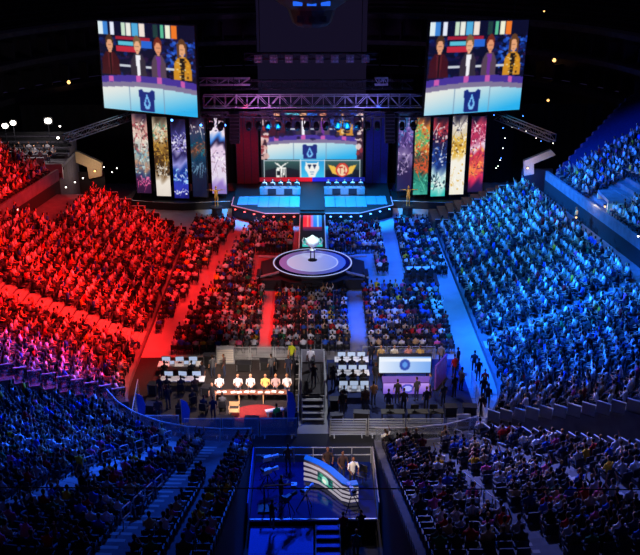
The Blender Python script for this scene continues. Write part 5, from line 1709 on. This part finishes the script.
# ------------------------------------------------------------------ far corners of the building
def far_corner(s):
    cn = 'red' if s < 0 else 'blue'
    cx, cy = s * 5.5, 101.0
    st = tag(empty('wall_suites_' + cn), kind='structure')
    P = lambda a, R, z: (cx + s * R * math.cos(a), cy + R * math.sin(a), z)
    def band(name, R0_, R1_, z0, z1, m, a0=-20, a1=86, n=26):
        mb = MB()
        vs, fs = [], []
        for k in range(n + 1):
            a = RAD(a0 + (a1 - a0) * k / n)
            vs += [P(a, R0_, z0), P(a, R1_, z0), P(a, R1_, z1), P(a, R0_, z1)]
        for k in range(n):
            b, c = 4 * k, 4 * k + 4
            fs += [(b + i, b + (i + 1) % 4, c + (i + 1) % 4, c + i) for i in range(4)]
        fs += [(0, 3, 2, 1), (4 * n, 4 * n + 1, 4 * n + 2, 4 * n + 3)]
        mb.add(vs, fs)
        return mb.build(name, m, st)
    band('lower_wall', 33.5, 38, 0, 8.6, M['dark'])
    band('ledge', 33.0, 36, 8.6, 9.3, M['darkconcrete'])
    band('suite_back', 36.5, 37.5, 9.3, 12.6, M['darkconcrete'])
    band('ledge', 33.4, 37, 12.6, 13.2, M['concrete'])
    band('suite_back', 36.8, 37.8, 13.2, 16.2, M['darkconcrete'])
    band('ledge', 33.8, 38, 16.2, 16.8, M['concrete'])
    for k in range(10):
        band('upper_step', 36 + k * 1.1, 37.1 + k * 1.1, 16.2 + k * .5, 17.0 + k * .6, M['dark'])
    for lv, z in enumerate((9.3, 13.2)):
        me = MB().box((0, 0, 0), (2.0, .22, 2.2)).mesh('suite_divider', M['darkconcrete'])
        for k in range(22):
            a = RAD(-18 + k * 4.8)
            o = link('suite_divider', me, st); o.location = P(a, 35.4, z + 1.1); o.rotation_euler = (0, 0, a if s > 0 else math.pi - a)
    # empty tier below the suites
    rows = MB()
    return st
far_corner(-1); far_corner(1)

def bleacher(s, x0, x1, y0, rows, z0, m, label):
    """empty stepped rows facing the near end"""
    t = tag(empty('floor_bleacher_' + ('red' if s < 0 else 'blue')), kind='structure')
    for k in range(rows):
        MB().box((s * (x0 + x1) / 2, y0 + k * 1.0 + .5, (z0 + k * .4) / 2 + .2), (x1 - x0, .98, z0 + k * .4 - .4)).build('bleacher_step', M['darkconcrete'], t)
        MB().box((s * (x0 + x1) / 2, y0 + k * 1.0 + .75, z0 + k * .4 + .16), (x1 - x0 - .6, .3, .3)).build('bench', M[m], t)
# blue sloping strips with dark ones between, past the blue upper tier
bt = tag(empty('floor_striped_slope'), kind='structure')
for k in range(13):
    y_ = 87.6 + k * 1.05
    xa, xb = 23.6 + (y_ - 87) / 1.25, 35.5
    za, zb = 6.6 + (xa - 23.4) * .44, 6.6 + (xb - 23.4) * .44
    vs = []
    for x_, z_ in ((xa, za), (xb, zb)):
        for q in (-.32, .32):
            vs += [(x_, y_ + q, z_ - 1.2), (x_, y_ + q, z_ + (.0 if q > 0 else .28))]
    MB().add(vs, [(0, 1, 3, 2), (4, 6, 7, 5), (0, 4, 5, 1), (2, 3, 7, 6), (1, 5, 7, 3), (0, 2, 6, 4)]).build('slope_strip', M['bluedeck'], bt)
    MB().add([(xa + .2, y_ + q, za - 1.2 + w) for q in (.2, .85) for w in (0, 1.0)] + [(xb, y_ + q, zb - 1.2 + w) for q in (.2, .85) for w in (0, 1.0)],
             [(0, 1, 3, 2), (4, 6, 7, 5), (0, 4, 5, 1), (2, 3, 7, 6), (1, 5, 7, 3), (0, 2, 6, 4)]).build('dark_strip', M['dark'], bt)
bleacher(-1, 25.5, 36, 90, 8, 5.4, 'dark', '')

# brown fold-away bleacher beside the blue stand
t = empty('fold_away_bleacher', (0, 0, 0)); tag(t, 'brown empty fold-away bleacher between the blue stand and the banners', 'bleacher')
for k in range(9):
    x = 12.8 + k * .85
    MB().box((x, 91.6, (1.0 + k * .36) / 2), (.84, 4.2 - k * .22, 1.0 + k * .36)).build('bleacher_step', M['wood'], t)

# beige vomitory walls
for outline, Y, lab in (([(524, 161), (551, 150), (556, 155), (534, 164), (534, 174), (524, 176)], 96, 'blue'), ([(70, 151), (78, 152), (102, 163), (102, 176), (89, 179), (87, 167), (70, 160)], 97, 'red')):
    pts = [gy(x, y, Y) for x, y in outline]
    o = MB().extrude(pts if lab == 'red' else pts[::-1], (0, .5, 0)).build('wall_vomitory_' + lab, M['beige'])
    tag(o, kind='structure')
    xs_, zs_ = [q[0] for q in pts], [q[2] for q in pts]
    tag(MB().box(((min(xs_) + max(xs_)) / 2, Y + .7, min(zs_) / 2 + .3), (max(xs_) - min(xs_), .3, min(zs_) + .6)).build('wall_vomitory_base_' + lab, M['dark']), kind='structure')
    lp = gy(527.5 if lab == 'blue' else 95, 168 if lab == 'blue' else 171, Y - .15)
    t = empty('wall_lamp', lp); tag(t, 'small warm lamp on the beige vomitory wall of the %s side' % lab, 'lamp')
    MB().box((0, .05, 0), (.3, .1, .22)).build('backplate', M['dark'], t); MB().ball((0, -.06, 0), (.13, .1, .1), 8).build('bulb', M['warmglow'], t)
    l = bpy.data.lights.new('vomitory_lamp', 'POINT'); l.energy = 160; l.color = WRM; l.shadow_soft_size = .3
    lo = bpy.data.objects.new('vomitory_lamp', l); COL.objects.link(lo); lo.location = (lp[0], lp[1] - 2.2, lp[2] + .6)
# portal with an usher under a lamp on the blue side
p = PORTAL
t = empty('portal', (p[0] + 1.2, p[1], 4.6)); tag(t, 'dark doorway opening in the pale fascia of the blue upper tier', 'doorway')
MB().box((0, 0, 2.75), (2.6, 3.2, .3)).build('lintel', M['concrete'], t)
for q in (-1, 1): MB().box((0, q * 1.5, 1.3), (2.6, .25, 2.6)).build('jamb', M['beige'], t)
MB().box((1.1, 0, 1.3), (.1, 2.7, 2.6)).build('inner_wall', M['dark'], t)
ux = SIDE.at(SIDE.y(p[1] - .4, 1), R13 + .9)
person('usher in a pale jacket standing under the lamp of the blue-side doorway', (ux[0], ux[1], ZS + 12 * RISE + .005), .9, 'stand', (220, 190, 130))
l = bpy.data.lights.new('usher_lamp', 'POINT'); l.energy = 110; l.color = (1, .8, .5); l.shadow_soft_size = .2
lo = bpy.data.objects.new('usher_lamp', l); COL.objects.link(lo); lo.location = (p[0] - 1.4, p[1] - 1.6, 7.4)

# small house lamps dotted about the dark tiers: (pixel, distance, glow)
def house_lamp(x, y, Y, glow, r, label, group):
    t = empty('house_lamp', gy(x, y, Y)); tag(t, label, 'lamp', group)
    MB().lathe([(r * .5, .0), (r * 1.3, .06), (r * 1.3, .16)], 8).build('hood', M['dark'], t)
    MB().ball((0, -r * .5, 0), (r, r, r), 8).build('bulb', M[glow], t)
for k, (x, y, Y, g, r, lab) in enumerate([(4, 39, 124, 'whiteglow', .16, 'suite lamp'), (24, 46, 124, 'whiteglow', .17, 'suite lamp'), (33, 46, 124, 'whiteglow', .19, 'suite lamp'), (69, 82, 120, 'warmglow', .24, 'amber exit lamp'),
      (585, 44, 124, 'whiteglow', .18, 'suite lamp'), (597, 44, 124, 'whiteglow', .18, 'suite lamp'), (618, 38, 120, 'whiteglow', .16, 'suite lamp'), (635, 38, 118, 'whiteglow', .14, 'suite lamp'), (554, 60, 124, 'warmglow', .26, 'amber exit lamp'), (548, 100, 118, 'warmglow', .18, 'amber exit lamp'),
      (573, 113, 108, 'whiteglow', .13, 'aisle lamp'), (580, 110, 108, 'whiteglow', .12, 'aisle lamp'), (622, 122, 104, 'whiteglow', .12, 'aisle lamp'), (606, 133, 103, 'warmglow', .16, 'aisle lamp'),
      (578, 198, 80, 'whiteglow', .08, 'stair lamp'), (588, 204, 79, 'whiteglow', .08, 'stair lamp'), (576, 217, 74, 'warmglow', .1, 'stair lamp'), (638, 236, 66, 'whiteglow', .08, 'stair lamp'), (605, 206, 77, 'warmglow', .12, 'stair lamp'),
      (17, 209, 76, 'whiteglow', .13, 'stair lamp'), (66, 187, 88, 'whiteglow', .08, 'stair lamp'), (75, 182, 89, 'whiteglow', .08, 'stair lamp'), (83, 178, 92, 'whiteglow', .08, 'stair lamp'), (60, 126, 100, 'whiteglow', .12, 'stair lamp'), (112, 172, 95, 'whiteglow', .06, 'stair lamp'), (104, 167, 96, 'whiteglow', .06, 'stair lamp'), (117, 168, 96, 'whiteglow', .07, 'stair lamp'),
      (544, 11, 124, 'warmglow', .12, 'suite lamp')]):
    side = 'red' if x < 320 else 'blue'
    house_lamp(x, y, Y, g, r, 'small glowing %s in the dark %s-side tiers' % (lab, side), '%ss, %s side' % (lab, side))
for k, (x, y) in enumerate([(503, 128), (505, 138), (503, 148), (501, 158), (498, 166), (512, 127), (519, 128), (526, 131), (536, 138), (541, 141), (553, 143), (508, 122), (523, 116), (496, 168), (500, 160), (494, 115)]):
    house_lamp(x, y, 104.5, 'whiteglow' if k % 3 else 'blueglow', .05, 'tiny glowing cue lamp on the dark drape of the blue side', 'cue lamps, blue side')
# bright blue beam lamp beyond the blue stand
p = gy(522, 186, 95)
for k, dx in enumerate((-.25, .3)):
    t = empty('beam_lamp', (p[0] + dx, p[1], p[2] - .1 * k)); tag(t, 'bright blue beam lamp of the pair above the far end of the blue stand', 'stage light', 'blue beam pair')
    MB().lathe([(.1, -.3), (.22, -.25), (.25, .1)], 10).build('housing', M['dark'], t); MB().ball((0, -.2, 0), (.17, .12, .17), 10).build('lens', M['blueglow'], t)
    MB().tube((0, .1, -.3), (0, .1, -p[2] + .1 * k), .05).build('stand_pole', M['darkmetal'], t)
l = bpy.data.lights.new('beam_glow', 'POINT'); l.energy = 900; l.color = DBL; l.shadow_soft_size = .3
lo = bpy.data.objects.new('beam_glow', l); COL.objects.link(lo); lo.location = (p[0], p[1] - 1, p[2] + .3)

# press deck with bright work lamps on the red side
zc = 6.6
pd0 = gz(40, 158, zc)
t = empty('press_deck', (pd0[0] - 1.5, pd0[1], zc - .3)); tag(t, 'grey press deck with work lamps high on the red side', 'deck')
MB().box((0, 0, .12), (9, 5.5, .3)).build('deck', M['concrete'], t)
MB().box((0, -2.75, -.4), (9, .2, 1.6)).build('fascia', M['grey'], t)
for j in range(3): MB().box((-.1, -2.3 + j * 1.5, .6), (5.4, .3, .66)).build('counter', M['grey'], t)
for k in range(14):
    x, y = pd0[0] - 2.5 + (k % 5) * 1.0, pd0[1] - 1.6 + (k // 5) * 1.5 + .1
    person('seated reporter on the grey press deck', (x, y + .05, zc - .025), math.pi + rng.uniform(-.3, .3), 'sit', (170, 165, 170) if k % 2 else (60, 56, 62), 1.0, 'reporters on the press deck')
for x, y, lab, g, r in ((48, 121, 'tall', 'whiteglow', .38), (5, 126, 'outer', 'whiteglow', .34), (13, 123, 'inner', 'whiteglow', .32), (58, 138, 'low', 'whiteglow', .16)):  # bulb sizes enlarged to stand in for lamp bloom
    p = gy(x, y, pd0[1] + 1.4)
    t = empty('work_lamp', (p[0], p[1], zc + .01)); tag(t, '%s white work lamp on a stand on the press deck' % lab, 'lamp')
    hh = p[2] - zc
    MB().tube((0, 0, 0), (0, 0, hh), .04).build('pole', M['darkmetal'], t)
    for k in range(3):
        a = RAD(120 * k); MB().tube((0, 0, .35), (.35 * math.cos(a), .35 * math.sin(a), .02), .025).build('foot', M['darkmetal'], t)
    MB().box((0, .12, hh), (r * 2.2, .15, r * 1.8)).build('housing', M['dark'], t); MB().ball((0, 0, hh), (r, r * .6, r * .8), 10).build('bulb', M['whiteglow'], t)
l = bpy.data.lights.new('press_light', 'POINT'); l.energy = 350; l.color = (1, .9, .9); l.shadow_soft_size = .3
lo = bpy.data.objects.new('press_light', l); COL.objects.link(lo); lo.location = (pd0[0], pd0[1] - .5, zc + 3.2)
